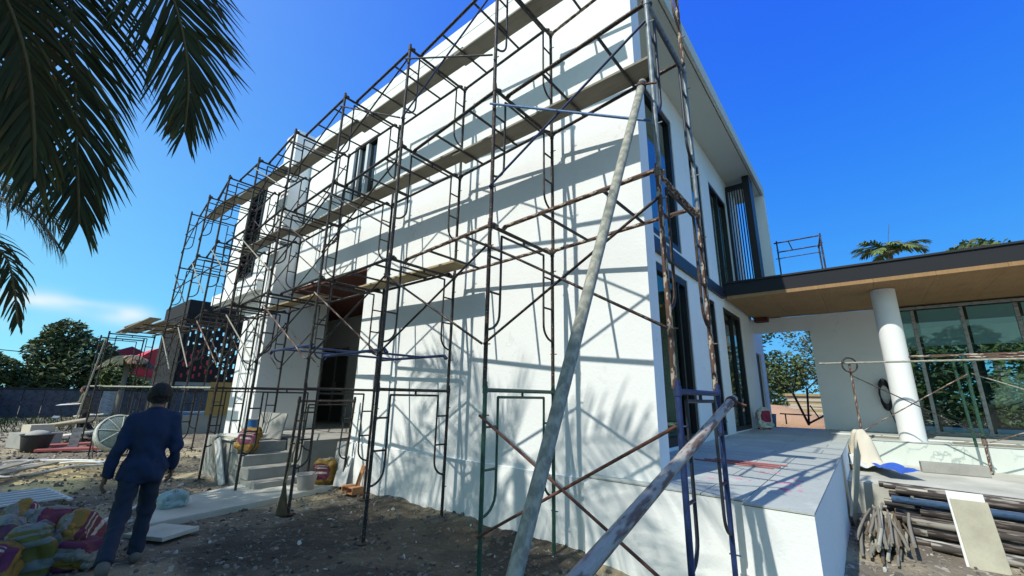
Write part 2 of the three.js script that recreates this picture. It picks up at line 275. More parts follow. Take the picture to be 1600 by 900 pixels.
pbox('porch_floor', M.conc, -11.038, -8.42, -0.3, 0.745, -5.4, -4.0); pbox('porch_floor', M.conc, -14.94, -8.42, -0.3, 0.743, -8.0, -5.402); pbox('porch_floor', M.conc, -8.418, -7.83, -0.3, 0.745, -8.0, -4.95);
pbox('porch_inner_wall', M.greywall, -7.82, -7.565, -0.3, 4.118, -7.998, ZW - 0.272);
// roof slab with a drip groove near its edge, and the narrow pier at its far end
pbox('roof', M.soffit, -16.59, -1.79, 8.26, 8.56, -15.26, ZW - 0.273);
pbox('roof_edge', M.soffit, -1.765, -1.702, 8.262, 8.6, -15.26, ZW - 0.273);
pbox('end_pier', M.white, -1.98, -1.704, 3.9, 8.258, -15.26, -15.0);
// upper floor slab and ceilings close the rooms
pbox('floor_slab', M.soffit, -14.9, -2.52, 4.0, 4.36, -14.99, -8.21); pbox('floor_slab', M.soffit, -7.55, -2.52, 4.0, 4.36, -8.209, -4.7); pbox('floor_slab', M.soffit, -16.3, -7.551, 4.2, 4.36, -8.209, -4.91);
pbox('ground_slab', M.conc, -14.9, -2.6, 0.3, 0.85, -14.99, -8.21); pbox('ground_slab', M.conc, -7.55, -2.74, 0.3, 0.85, -8.209, -4.7);
// side facade with its openings (u = -z)
const sideOpen = [[5.1, 8.42, 4.5, 7.62], [9.55, 10.42, 4.42, 7.42], [11.25, 13.12, 4.42, 7.42], [5.1, 8.6, 0.9, 3.98], [9.7, 10.62, 0.9, 3.92], [11.36, 13.3, 0.92, 3.94], [15.0, 15.8, 0.94, 3.1]];
part('side_facade', wallGeo([[4.695, -0.4], [16.4, -0.4], [16.4, 4.05], [14.98, 4.05], [14.98, 8.255], [4.695, 8.255]], sideOpen, 0.22, 'x', XF), M.white);
pbox('facade_beam', M.navy, XF + 0.001, XF + 0.07, 4.13, 4.38, -11.35, -4.72);
function windowZ(z0, z1, y0, y1, bars, fr = 0.08) { // window in the side facade
  const w = thing('x', '', ''); scene.remove(w); delete taken.x; w.name = 'window'; house.add(w); w.userData = {};
  const x0 = XF - 0.14, x1 = XF - 0.02, e = 0.001; const f = [cbox(x0, x1, y0 + e, y0 + fr, z0 + e, z1 - e), cbox(x0, x1, y1 - fr, y1 - e, z0 + e, z1 - e), cbox(x0, x1, y0 + fr, y1 - fr, z0 + e, z0 + fr), cbox(x0, x1, y0 + fr, y1 - fr, z1 - fr, z1 - e)];
  mesh('frame', mergeGeometries(f), M.black, w);
  const st = [z0 + fr, ...bars, z1 - fr];
  for (const b of bars) mesh('mullion', cbox(x0 + 0.01, x1 - 0.01, y0 + fr, y1 - fr, b - 0.035, b + 0.035), M.black, w);
  for (let i = 0; i < st.length - 1; i++) mesh('pane', cbox(XF - 0.09, XF - 0.082, y0 + fr - 0.01, y1 - fr + 0.01, st[i] + (i ? 0.03 : -0.01), st[i + 1] - (i < st.length - 2 ? 0.03 : -0.01)), M.glass, w);
}
windowZ(-8.42, -5.1, 4.5, 7.62, [-6.6], 0.14); windowZ(-10.42, -9.55, 4.42, 7.42, []); windowZ(-13.12, -11.25, 4.42, 7.42, [-12.2]);
windowZ(-8.6, -5.1, 0.9, 3.98, [-6.9, -8.1], 0.14); windowZ(-10.62, -9.7, 0.9, 3.92, []); windowZ(-13.3, -11.36, 0.92, 3.94, [-12.4], 0.1);
{ const d = part('rear_door', cbox(XF - 0.12, XF - 0.06, 0.95, 3.08, -15.78, -15.02), M.black); }
{ // upper window of the front: white frame, two panes
  const w = new THREE.Group(); w.name = 'window'; house.add(w); const z0 = ZW - 0.16, z1 = ZW - 0.05, x0 = -8.68, x1 = -7.7, y0 = 5.92, y1 = 7.37, f = 0.05;
  mesh('frame', mergeGeometries([cbox(x0, x1, y0, y0 + f, z0, z1), cbox(x0, x1, y1 - f, y1, z0, z1), cbox(x0, x0 + f, y0 + f, y1 - f, z0, z1), cbox(x1 - f, x1, y0 + f, y1 - f, z0, z1)]), M.black, w);
  mesh('mullion', cbox(-8.24, -8.14, y0 + f, y1 - f, z0, z1 + 0.01), M.alw, w); mesh('mullion', cbox(-8.58, -8.54, y0 + f, y1 - f, z0, z1), M.alw, w);
  mesh('pane', cbox(x0 + f, -8.245, y0 + f, y1 - f, -4.54, -4.532), M.glassD, w); mesh('pane', cbox(-8.135, x1 - f, y0 + f, y1 - f, -4.54, -4.532), M.glassD, w);
}
{ // tall dark louvred window
  const w = new THREE.Group(); w.name = 'louvre_window'; house.add(w); const x0 = -15.32, x1 = -14.1, y0 = 5.12, y1 = 8.3;
  mesh('frame', mergeGeometries([cbox(x0, x1, y0, y0 + 0.07, -4.6, ZW + 0.05), cbox(x0, x1, y1 - 0.07, y1, -4.6, ZW + 0.05), cbox(x0, x0 + 0.07, y0 + 0.07, y1 - 0.07, -4.6, ZW + 0.05), cbox(x1 - 0.07, x1, y0 + 0.07, y1 - 0.07, -4.6, ZW + 0.05), cbox(-14.74, -14.68, y0 + 0.07, y1 - 0.07, -4.6, ZW + 0.03)]), M.black, w);
  for (let k = 0; k < 22; k++) { const s = mesh('slat', rbox(1.06, 0.12, 0.015, 0.004), M.navy, w, [-14.71, y0 + 0.15 + k * 0.138, -4.47]); s.rotation.x = -0.7; }
}
{ // balcony screen of dark louvres at the far end of the side facade
  const w = new THREE.Group(); w.name = 'balcony_screen'; house.add(w); const z = -13.3;
  mesh('frame', mergeGeometries([cbox(-2.48, -1.9, 7.9, 8.05, z - 0.05, z + 0.05), cbox(-2.48, -1.9, 4.5, 4.62, z - 0.05, z + 0.05), cbox(-2.0, -1.82, 4.5, 8.25, z - 0.5, z + 0.06), cbox(-2.49, -2.43, 4.62, 7.9, z - 0.05, z + 0.05)]), M.black, w);
  for (let k = 0; k < 6; k++) mesh('slat', rbox(0.03, 3.28, 0.03, 0.004), M.black, w, [-2.385 + k * 0.07, 6.26, z]);
  mesh('balcony_floor', cbox(-2.49, -1.8, 4.36, 4.5, -15.0, -11.5), M.navy, w);
}

// ---------------------------------------------------------------- patio: terrace, pavilion, roof
const FY = (z) => 0.83 + (-z - 4.14) * 0.0085; // the floor falls slightly towards the front
const terrace = thing('terrace', 'raised tiled terrace with white sides beside the house', 'terrace', [0, 0, 0]);
{
  const shear = g => { const p = g.attributes.position; for (let i = 0; i < p.count; i++) if (p.getY(i) > 0) p.setY(i, FY(p.getZ(i)) + p.getY(i) - 1); g.computeVertexNormals(); return g; };
  // base (top at local height 1 before the shear), in four butted blocks
  mesh('base', shear(cbox(-2.49, -0.935, -0.4, 0.98, -7.8, -4.26)), M.white, terrace);
  mesh('base', shear(cbox(-0.934, -0.44, -0.4, 0.98, -7.8, -4.14)), M.white, terrace);
  mesh('base', shear(cbox(-2.49, -0.44, -0.4, 0.98, -12.0, -7.801)), M.white, terrace);
  mesh('base', shear(cbox(-2.49, 7.5, -0.4, 0.98, -15.1, -12.001)), M.white, terrace); mesh('base', shear(cbox(0.5, 7.5, -0.4, 0.98, -20, -15.101)), M.white, terrace);
  mesh('marble_face', cbox(-0.438, 7.5, 0.44, 0.872, -12.0, -11.985), M.marble, terrace);
  for (const q of [[-2.49, -0.935, -7.8, -4.262], [-0.934, -0.442, -7.8, -4.142], [-2.49, -0.442, -12.0, -7.801], [-2.49, 6.1, -14.78, -12.001]]) mesh('grout_bed', shear(cbox(q[0], q[1], 0.9805, 0.986, q[2], q[3])), M.grout, terrace);
  const tiles = (x0, x1, z0, z1, tx, tz) => { for (let z = z0, r = 0; z < z1 - 0.01; z += tz, r++) for (let x = x0 - (r % 2) * tx / 2; x < x1 - 0.01; x += tx) { const a = Math.max(x, x0), b = Math.min(x + tx, x1), e = Math.min(z + tz, z1); if (b - a < 0.08) continue; const g = cbox(a + 0.004, b - 0.004, 0.9865, 1, -e + 0.005, -z - 0.005); g.translate(0, 0, 0); mesh('tile', shear(g), rnd() < 0.5 ? M.tile : M.tile2, terrace); } };
  tiles(-2.49, -0.935, 4.25, 7.8, 1.2, 0.6); tiles(-0.934, -0.435, 4.13, 7.8, 1.2, 0.6); tiles(-2.49, -0.435, 7.8, 12.0, 1.2, 0.6); tiles(-2.49, 6.1, 11.98, 14.78, 1.2, 0.6);
}
{ const g = cbox(-0.436, 7.5, -0.4, 0.45, -11.984, -8.9); tag(mesh('lower_slab', g, M.concL), null, null, null, 'structure'); }
const pav = thing('pavilion', 'single-storey garden pavilion with flat timber-lined roof and green glass doors', 'pavilion', [0, 0, 0]);
{
  const P = (n, m, ...a) => mesh(n, cbox(...a), m, pav), y0 = FY(-14.8) - 0.01;
  P('fascia', M.fascia, -2.42, 9, 4.2, 4.52, -11.5, -11.42); P('roof', M.navy, -2.42, 9, 4.21, 4.5, -15.1, -11.501); P('roof', M.navy, 0.5, 9, 4.21, 4.5, -20.2, -15.101);
  P('drip_edge', M.black, -2.42, 9, 4.52, 4.56, -11.52, -11.39);
  // soffit boards
  for (let k = 0; k < 12; k++) { const x0 = -2.4 + k * 0.95; P('soffit_board', M.wood, x0 + 0.002, x0 + 0.948, 4.115, 4.199, -14.9, -11.424); }
  P('far_wall', M.white, -1.02, 0.8, y0, 4.095, -15.05, -14.8); P('header', M.white, -2.5, -1.021, 3.68, 4.095, -15.05, -14.81);
  P('skirting', M.white, -0.4, -0.2, y0, y0 + 0.05, -14.8, -14.76);
  P('beam_end', M.redwood, -2.35, -2.0, 3.98, 4.098, -14.79, -14.45);
  // column
  const col = new THREE.CylinderGeometry(0.215, 0.215, 4.099 - FY(-12.35) + 0.01, 40); mesh('column', col, M.white, pav, [0.6, (4.099 + FY(-12.35)) / 2, -12.35]);
  // glazed doors: head rail, sill, stiles and panes
  P('head_rail', M.black, 0.801, 8, 3.98, 4.094, -14.9, -14.8); P('head_trim', M.alu, 0.801, 8, 4.0, 4.07, -14.8, -14.785);
  P('sill', M.alu, 0.801, 8, y0, y0 + 0.09, -14.9, -14.78);
  const xs = [0.82, 1.2, 2.08, 2.97, 3.86, 4.75, 5.64, 6.5];
  xs.forEach((x, i) => { P('stile', M.alu, x - 0.035, x + 0.035, y0 + 0.09, 3.98, -14.86, -14.795); P('stile', M.black, x + 0.036, x + 0.1, y0 + 0.09, 3.98, -14.93, -14.86); if (i) P('pane', M.glass, xs[i - 1] + 0.036, x - 0.036, y0 + 0.09, 3.98, -14.84, -14.832); });
  P('back_sill', M.black, 0.8, 8, y0, y0 + 0.1, -19.6, -19.5); P('back_head', M.white, 0.8, 8, 3.5, 4.2, -19.6, -19.45);
  for (const x of [0.9, 2.9, 4.9, 6.9]) P('back_stile', M.black, x - 0.06, x + 0.06, y0 + 0.1, 3.5, -19.58, -19.5);
  P('side_wall', M.white, 0.55, 0.799, y0, 4.09, -19.6, -15.051); P('ceiling', M.soffit, 0.8, 8, 4.1, 4.2, -19.6, -14.95);
}

// ---------------------------------------------------------------- stairs, path
{
  const st = thing('stairs', 'rough concrete steps leading up to the porch of the house', 'stairs', [-8.12, 0, -3.55]);
  const n = 4; for (let k = 0; k < n; k++) { const g = muv(new RoundedBoxGeometry(0.34 + 0.02, 0.19, 0.86, 2, 0.012)); mesh('step', g, M.conc, st, [-0.17 - k * 0.33, 0.06 + k * 0.185, 0]); if (k) mesh('riser_block', cbox(-0.36 - k * 0.33 + 0.02, -0.02 - k * 0.33, -0.35, k * 0.185 - 0.04, -0.41, 0.41), M.conc, st); }
  mesh('landing', cbox(-2.9, -1.37, -0.3, 0.725, -0.42, 0.44), M.conc, st);
}
{ // path slab lying on the soil
  const s = new THREE.Shape([[-7.0, 1.42], [-8.15, 1.78], [-8.75, 3.1], [-8.3, 4.05], [-7.58, 4.4], [-7.25, 2.9]].map(q => new THREE.Vector2(...q)));
  const g = new THREE.ExtrudeGeometry(s, { depth: 0.07, bevelEnabled: true, bevelSize: 0.01, bevelThickness: 0.01, bevelSegments: 2 }); g.rotateX(-Math.PI / 2); 
  const m = mesh('path_slab', muv(g), M.concL, null, [0, -0.02, 0]); tag(m, null, null, null, 'structure');
}
// ---------------------------------------------------------------- scaffolding
const COL = [ // x, z of the outer post, name of the place
  [-1.03, -3.04, 'at the building corner'], [-2.83, -3.02, 'second row from the building corner'], [-4.66, -3.04, 'third row from the building corner'], [-6.46, -2.98, 'fourth row from the building corner'],
  [-8.25, -2.9, 'fifth row from the building corner'], [-10.03, -2.86, 'sixth row from the building corner'], [-11.5, -2.72, 'seventh row from the building corner'], [-13.2, -2.76, 'eighth row from the building corner'], [-14.95, -2.78, 'ninth row from the building corner']];
const LIFT = ['ground lift', 'second lift', 'third lift', 'top lift'], BAY = ['corner bay', 'second bay from the corner', 'third bay from the corner', 'fourth bay from the corner', 'fifth bay from the corner', 'sixth bay from the corner', 'seventh bay from the corner', 'far left bay'];
const LH = 1.7, Y0 = 0.02, HW = 0.585, RT = 0.0215;
const legGeo = (() => { const q = []; q.push(V(0, 1.62, 0)); q.push(V(0, 0.85, 0)); for (let k = 1; k <= 6; k++) { const a = k / 6 * Math.PI / 2; q.push(V(0, 0.76 - 0.19 * Math.sin(a), 0.19 - 0.19 * Math.cos(a))); } const c = new THREE.CatmullRomCurve3(q, false, 'centripetal'); return new THREE.TubeGeometry(c, 26, 0.0135, 7, false); })();
const legGeoM = (() => { const g = legGeo.clone(); g.scale(1, 1, -1); const i = g.index; for (let k = 0; k < i.count; k += 3) { const a = i.getX(k); i.setX(k, i.getX(k + 1)); i.setX(k + 1, a); } g.computeVertexNormals(); return g; })();
function makeFrame(mp, mi = mp) { // ladder frame: posts, head bars, bowed inner legs with rungs
  const o = new THREE.Group();
  for (const s of [1, -1]) {
    bar(o, 'post', [0, 0, s * HW], [0, LH + 0.06, s * HW], RT, mp);
    mesh('ladder_leg', s > 0 ? legGeo : legGeoM, mi, o, [0, 0, s * (HW - 0.19)]);
    for (const y of [1.34, 0.96]) bar(o, 'rung', [0, y, s * (HW - 0.01)], [0, y, s * (HW - 0.19)], 0.012, mi);
    for (const y of [1.45, 0.42]) bar(o, 'lock_pin', [-0.03, y, s * HW], [0.055, y, s * HW], 0.006, mp);
    bar(o, 'coupling', [0, LH - 0.05, s * HW], [0, LH + 0.02, s * HW], RT + 0.005, mp);
  }
  bar(o, 'head_bar', [0, LH - 0.02, -HW], [0, LH - 0.02, HW], 0.0205, mp);
  bar(o, 'lower_bar', [0, LH - 0.085, -HW + 0.19], [0, LH - 0.085, HW - 0.19], 0.0135, mi);
  bar(o, 'tie', [0, LH - 0.085, 0], [0, LH - 0.02, 0], 0.0135, mi);
  return o;
}
const protos = {}; const protoOf = (k, a, b) => protos[k] || (protos[k] = makeFrame(a, b));
const frameMat = (c, l) => { if (c === 0) return [['blue', M.blue, M.navy], ['stain', M.stain, M.steel2], ['greyblue', M.greyblue, M.navy], ['stain2', M.stain, M.stain]][l]; if (c === 1) return [['green', M.green, M.green], ['steel2', M.steel2, M.steel], ['steelB', M.steel2, M.steel], ['steel', M.steel, M.steel]][l]; return (hash3(c, l, 5) < 0.55) ? ['steel', M.steel, M.steel] : ['steelB', M.steel2, M.steel]; };
const matName = { blue: 'blue painted', stain: 'rust-stained', stain2: 'cement-splashed', greyblue: 'grey galvanised', green: 'green painted', steel2: 'rusty brown', steelB: 'rusty brown', steel: 'black' };
function putFrame(x, y, z, m, label, turn = 0, lean = 0, sz = 1) {
  const f = protoOf(...m).clone(); f.name = numbered('scaffold_section'); f.position.set(x, y, z); f.rotation.set(0, turn, lean); f.scale.z = sz; scene.add(f); return tag(f, label, 'scaffold section', 'ladder frames of the scaffold');
}
COL.forEach(([x, zo, nm], c) => {
  for (let l = 0; l < 4; l++) {
    const m = frameMat(c, l), sz = c === 0 ? 0.9 : 1;
    const f = putFrame(x + rr(-0.012, 0.012), Y0 + LH * l, zo - HW * sz, m, `${matName[m[0]]} steel scaffold frame ${nm}, ${LIFT[l]}`, rr(-0.012, 0.012), rr(-0.003, 0.003), sz);
    if (l === 0) for (const s of [1, -1]) { mesh('base_plate', rbox(0.15, 0.012, 0.15, 0.003), M.steel2, f, [0, -0.012, s * HW]); bar(f, 'jack_leg', [0, -0.09, s * HW], [0, 0.05, s * HW], 0.016, M.steel2); }
  }
});
// walkway ladders hooked on the head bars, bay by bay
const zin = c => COL[c][1] - 2 * HW * (c === 0 ? 0.9 : 1);
function walkway(c, y, label, m, mr = m, rungs = 2) { // between row c (right) and c + 1 (left)
  const xr = COL[c][0], xl = COL[c + 1][0], P = V((xl + xr) / 2, y, COL[c][1] - 0.6), L = q => [q[0] - P.x, q[1] - P.y, q[2] - P.z];
  const o = thing('scaffold_walkway', label, 'walkway frame', [P.x, P.y, P.z], 0, 'walkway frames of the scaffold');
  const dz = rr(-0.03, 0.03), a = [xl + 0.04, y, COL[c + 1][1] - 0.22 + dz], b = [xr - 0.03, y, COL[c][1] - 0.05 + dz], e = [xl + 0.04, y, zin(c + 1) - 0.01], f = [xr - 0.03, y, zin(c) + 0.1];
  bar(o, 'rail', L(a), L(b), RT, m); bar(o, 'rail', L(e), L(f), RT, m);
  for (let k = 0; k < rungs; k++) { const t = (k + 0.7) / (rungs + 0.4), p = a.map((v, i) => lerp(v, b[i], t)), q = e.map((v, i) => lerp(v, f[i], t)); bar(o, 'rung', L(p), L(q), 0.0165, mr); }
  for (const [q, s] of [[a, 1], [b, -1], [e, 1], [f, -1]]) bar(o, 'hook', L([q[0] - s * 0.06, q[1] - 0.045, q[2]]), L(q), RT + 0.004, m);
  return o;
}
for (let c = 0; c < 8; c++) for (let l = 2; l <= 4; l++) {
  const m = c === 0 && l === 2 ? M.stain : c === 0 && l === 3 ? M.steel2 : hash3(c, l, 77) < 0.25 ? M.stain : M.steel;
  walkway(c, Y0 + LH * l + 0.028, `${m === M.stain ? 'cement-stained' : m === M.steel2 ? 'rusty' : 'dark'} steel walkway frame of the ${BAY[c]}, on the ${LIFT[l - 1]}`, m, M.steel);
}
{ // lower blue walkways hung in front of the porch
  for (const [c, y, w] of [[3, 2.36, 'left one of the two by the porch'], [2, 2.2, 'right one of the two by the porch']]) walkway(c, y, `blue painted steel walkway frame hung low, ${w}`, M.blue, M.blue);
}
// cross braces on the outer posts: [right row, lift, which bars, materials]
function brace(c, l, bars, mats, label) {
  const x0 = COL[c + 1][0], x1 = COL[c][0], z0 = COL[c + 1][1] + 0.035, z1 = COL[c][1] + 0.035, ya = Y0 + LH * l + 0.42, yb = Y0 + LH * l + 1.45, P = [(x0 + x1) / 2, (ya + yb) / 2, (z0 + z1) / 2], L = q => q.map((v, i) => v - P[i]);
  const o = thing('cross_brace', label, 'cross brace', P, 0, 'cross braces of the scaffold');
  if (bars & 1) bar(o, 'brace_tube', L([x0, ya, z0]), L([x1, yb, z1]), 0.0125, mats[0]);
  if (bars & 2) bar(o, 'brace_tube', L([x0, yb, z0 + 0.028]), L([x1, ya, z1 + 0.028]), 0.0125, mats[1]);
  if (bars === 3) bar(o, 'pivot', [0, 0, -0.015], [0, 0, 0.045], 0.009, M.steel2);
}
const bm = { s: M.steel, r: M.rust, b: M.blue, B: M.blueL, t: M.stain, g: M.galv, n: M.steel2 };
const bw = { s: 'dark', r: 'rust-brown', b: 'blue', B: 'pale blue', t: 'cement-splashed', g: 'grey', n: 'brown' };
for (const [c, l, k, m] of [[0, 0, 3, 'rr'], [0, 1, 3, 'nn'], [0, 2, 3, 'bB'], [1, 1, 3, 'ss'], [1, 3, 3, 'bs'], [2, 1, 3, 'st'], [2, 2, 3, 'ss'], [2, 3, 3, 'ss'], [3, 1, 3, 'st'], [3, 2, 3, 'ss'], [3, 3, 3, 'sn'], [4, 1, 3, 'sg'], [4, 2, 3, 'sg'], [4, 3, 3, 'sg'], [5, 1, 3, 'st'], [5, 2, 2, 'sg'], [6, 1, 2, 'sg'], [6, 2, 2, 'sg'], [7, 1, 3, 'sg'], [7, 2, 3, 'ss'], [7, 3, 1, 'ss'], [6, 3, 1, 'ss']])
  brace(c, l, k, [bm[m[0]], bm[m[1]]], `${bw[m[0]]}${m[0] === m[1] || k < 3 ? '' : ' and ' + bw[m[1]]} ${k === 3 ? 'crossed braces' : 'single diagonal brace'} in the ${BAY[c]}, ${LIFT[l]}`);
for (let c = 4; c < 8; c++) for (let l = 1; l < 4; l++) { const x0 = COL[c + 1][0], x1 = COL[c][0], za = zin(c + 1) + 0.035, zb = zin(c) + 0.035, ya = Y0 + LH * l + 0.42, yb = ya + 1.03, P = [(x0 + x1) / 2, (ya + yb) / 2, (za + zb) / 2], L = q => q.map((v, i) => v - P[i]); const o = thing('cross_brace', `dark crossed braces on the inner posts of the ${BAY[c]}, ${LIFT[l]}`, 'cross brace', P, 0, 'cross braces of the scaffold'); bar(o, 'brace_tube', L([x0, ya, za]), L([x1, yb, zb]), 0.0125, M.steel); bar(o, 'brace_tube', L([x0, yb, za + 0.028]), L([x1, ya, zb + 0.028]), 0.0125, M.steel); }
for (let c = 4; c < 8; c++) for (const l of [2, 3]) { const y = Y0 + LH * l + 1.0, a = [COL[c + 1][0], y, COL[c + 1][1] + 0.03], b = [COL[c][0], y, COL[c][1] + 0.03]; tag(bar(null, 'guard_rail', a, b, 0.014, M.steel), `thin dark guard rail across the ${BAY[c]}, ${LIFT[l]}`, 'rail', 'guard rails of the far bays'); }
// boards lying on the walkways
function plank(x0, x1, y, z, w, m, label, t = 0.035, yaw = 0) {
  const o = mesh('scaffold_board', rbox(w, t, x1 - x0, 0.005), m, null, [(x0 + x1) / 2, y + t / 2, z]); o.rotation.y = Math.PI / 2 + yaw; o.rotation.order = 'YXZ'; return tag(o, label, 'board', 'boards on the scaffold');
}
const y3 = Y0 + LH * 3 + 0.05, y4 = Y0 + LH * 4 + 0.05, y2 = Y0 + LH * 2 + 0.05;
plank(-4.35, -1.28, y3, -3.89, 0.29, M.plank, 'grey board on the third lift, nearest the building corner');
plank(-7.2, -4.15, y3 + 0.037, -3.84, 0.27, M.plank, 'grey board on the third lift with its stepped end over another', 0.04, 0.012);
plank(-10.0, -7.0, y3 + 0.075, -3.86, 0.28, M.plank, 'grey board on the third lift below the upper window');
plank(-12.6, -9.8, y3 + 0.112, -3.64, 0.27, M.plank, 'grey board on the third lift beside the projecting fin wall');
plank(-4.3, -1.9, y4, -3.74, 0.27, M.plank, 'grey board on the top lift nearest the building corner');
plank(-7.3, -4.1, y4 + 0.037, -3.74, 0.27, M.plank, 'grey board on the top lift, second from the corner');
plank(-10.4, -7.1, y4 + 0.074, -3.7, 0.28, M.plank, 'grey board on the top lift above the upper window');
plank(-13.5, -10.2, y4 + 0.11, -3.52, 0.28, M.plank, 'grey board on the top lift in front of the fin wall', 0.035, 0.02);
plank(-15.6, -13.0, y4 + 0.148, -3.4, 0.28, M.plank, 'grey board on the top lift jutting out at the far left');
plank(-6.85, -4.25, y2, -3.96, 0.3, M.plankY, 'yellowish wooden board on the second lift beside the porch');
plank(-10.3, -7.9, y2 + 0.005, -3.75, 0.26, M.plankY, 'yellowish wooden board on the second lift in front of the porch');
// far left tower and its platform
for (const [x, zo, w] of [[-18.9, -2.1, 'left'], [-20.6, -2.1, 'leftmost']]) for (let l = 0; l < 2; l++) putFrame(x, Y0 + LH * l, zo - HW, ['steel', M.steel, M.steel], `black steel scaffold frame of the low ${w} tower, ${LIFT[l]}`);
{ const P = [-17, y2, -3]; const o = thing('scaffold_walkway', 'dark steel walkway frame bridging to the low tower at left', 'walkway frame', P, 0, 'walkway frames of the scaffold'); for (const z of [-2.35, -3.2]) bar(o, 'rail', [-18.9 + 17, -0.02, z + 3], [-14.95 + 17, -0.02, z + 3 - 0.5], RT, M.stain); for (const x of [-18.2, -17, -15.8]) bar(o, 'rung', [x + 17, -0.02, 0.6], [x + 17, -0.02, -0.4], 0.016, M.steel); }
['widest', 'second', 'third', 'fourth', 'innermost', 'topmost'].forEach((w, k) => plank(-19.6 + 0.4 * k, -14.6 - 0.35 * k, y2 + 0.03 + (k > 3 ? 0.035 : 0) + (k === 4 || k === 5 ? 0.005 : 0), -2.45 - 0.3 * (k > 3 ? k - 4 : k), 0.26, M.plank, `weathered board of the platform at left before the dark lattice, ${w} of its stack`, 0.03, 0.03 * Math.sin(k * 2)));
tag(bar(null, 'rail_tube', [-20.9, 1.72, -2.15], [-10.1, 1.7, -2.8], 0.022, M.galv), 'long pale steel tube tied along the scaffold at head height', 'tube');
tag(bar(null, 'brace_pole', [-20.3, 0.0, -1.95], [-18.95, 3.2, -2.06], 0.024, M.galv), 'pale steel pole leaning on the low tower at left', 'pole');
{ const f = putFrame(-7.25, 0.0, -3.72, ['steelB', M.steel2, M.steel], 'loose rusty scaffold frame standing by the concrete steps', 0.25, -0.06); f.scale.y = 0.9; }
// raking shores from the corner posts to the ground
function shore(name, a, b, r, m, label, clampAt) {
  const A = V(...a), B = V(...b), d = B.clone().sub(A).normalize(), o = thing(name, label, 'pole', a); const L = t => A.clone().lerp(B, t).sub(A).toArray(), n = A.distanceTo(B);
  const g = new THREE.CylinderGeometry(r, r, n, 24, 1, true); const t = mesh('pole_tube', g, m, o); t.position.set(...L(0.5)); t.quaternion.setFromUnitVectors(UP, d);
  const rim = mesh('rim', new THREE.TorusGeometry(r - 0.002, 0.0035, 6, 20), m, o); rim.position.set(...L(1)); rim.quaternion.setFromUnitVectors(V(0, 0, 1), d);
  for (const [t0, w] of clampAt) { const s = mesh('clamp', new THREE.CylinderGeometry(r + 0.009, r + 0.009, 0.055, 16), M.steel2, o); s.position.set(...L(t0)); s.quaternion.setFromUnitVectors(UP, d); const e = mesh('clamp_bolt', new THREE.CylinderGeometry(0.009, 0.009, 0.16, 8), M.rust, o); e.position.set(...L(t0)); e.position.x += w; e.rotation.z = 1.2; }
}
shore('shore_pole', [-1.09, 0.0, -0.84], [-1.075, 4.22, -2.955], 0.0315, M.galv, 'thick galvanised pole leaning steeply against the corner scaffold', [[0.985, 0.05]]);
shore('shore_pole', [-0.93, 0.0, 2.55], [-0.905, 1.66, -4.13], 0.034, M.paintpole, 'paint-flecked thick pole slanting low across the foreground to the terrace', [[0.985, 0.04]]);

// ---------------------------------------------------------------- dark lattice volume at the far left of the house
{
  const o = thing('lattice_tower', 'black perforated metal screen box at the far left of the house', 'screen', [-20.45, 0, -4.4]);
  const matte = std({ color: lin(0.012, 0.013, 0.015), roughness: 0.9 }); const lat = (w, h) => { const g = []; const nx = Math.round(w / 0.19); for (let i = 0; i < nx; i++) { g.push(new THREE.BoxGeometry(0.12, h, 0.03).translate(-w / 2 + (i + 0.5) * w / nx, 0, 0)); let y = -h / 2; while (y < h / 2 - 0.3) { const s = rr(0.12, 0.4); g.push(new THREE.BoxGeometry(w / nx, s, 0.02).translate(-w / 2 + (i + 1) * w / nx, y + s / 2, 0)); y += s + rr(0.07, 0.2); } } return mergeGeometries(g); };
  const A = mesh('screen_panel', lat(3.6, 3.1), matte, o, [-1.85, 3.5, 0]); const B = mesh('screen_panel', lat(4.2, 3.1), matte, o, [0, 3.5, -2.1]); B.rotation.y = Math.PI / 2;
  mesh('cap', cbox(-3.7, 0.04, 4.6, 5.18, -4.3, 0.03), matte, o);
  const F = std({ color: lin(0.36, 0.25, 0.075), roughness: 0.8 }); mesh('plywood_panel', cbox(-0.02, 0.02, 0.7, 1.98, -2.9, -1.2), F, o); mesh('lower_wall', cbox(-3.6, -0.04, -0.2, 0.7, -4.2, -0.1), M.greywall, o); mesh('post', cbox(-3.68, -3.58, 0, 4.6, -0.1, 0), matte, o); mesh('post', cbox(-0.08, 0.0, 0.7, 4.6, -0.05, 0.03), matte, o); mesh('dark_panel', cbox(-3.5, -0.1, 0.7, 1.95, -0.04, 0), std({ color: lin(0.03, 0.03, 0.03), roughness: 0.8 }), o);
}
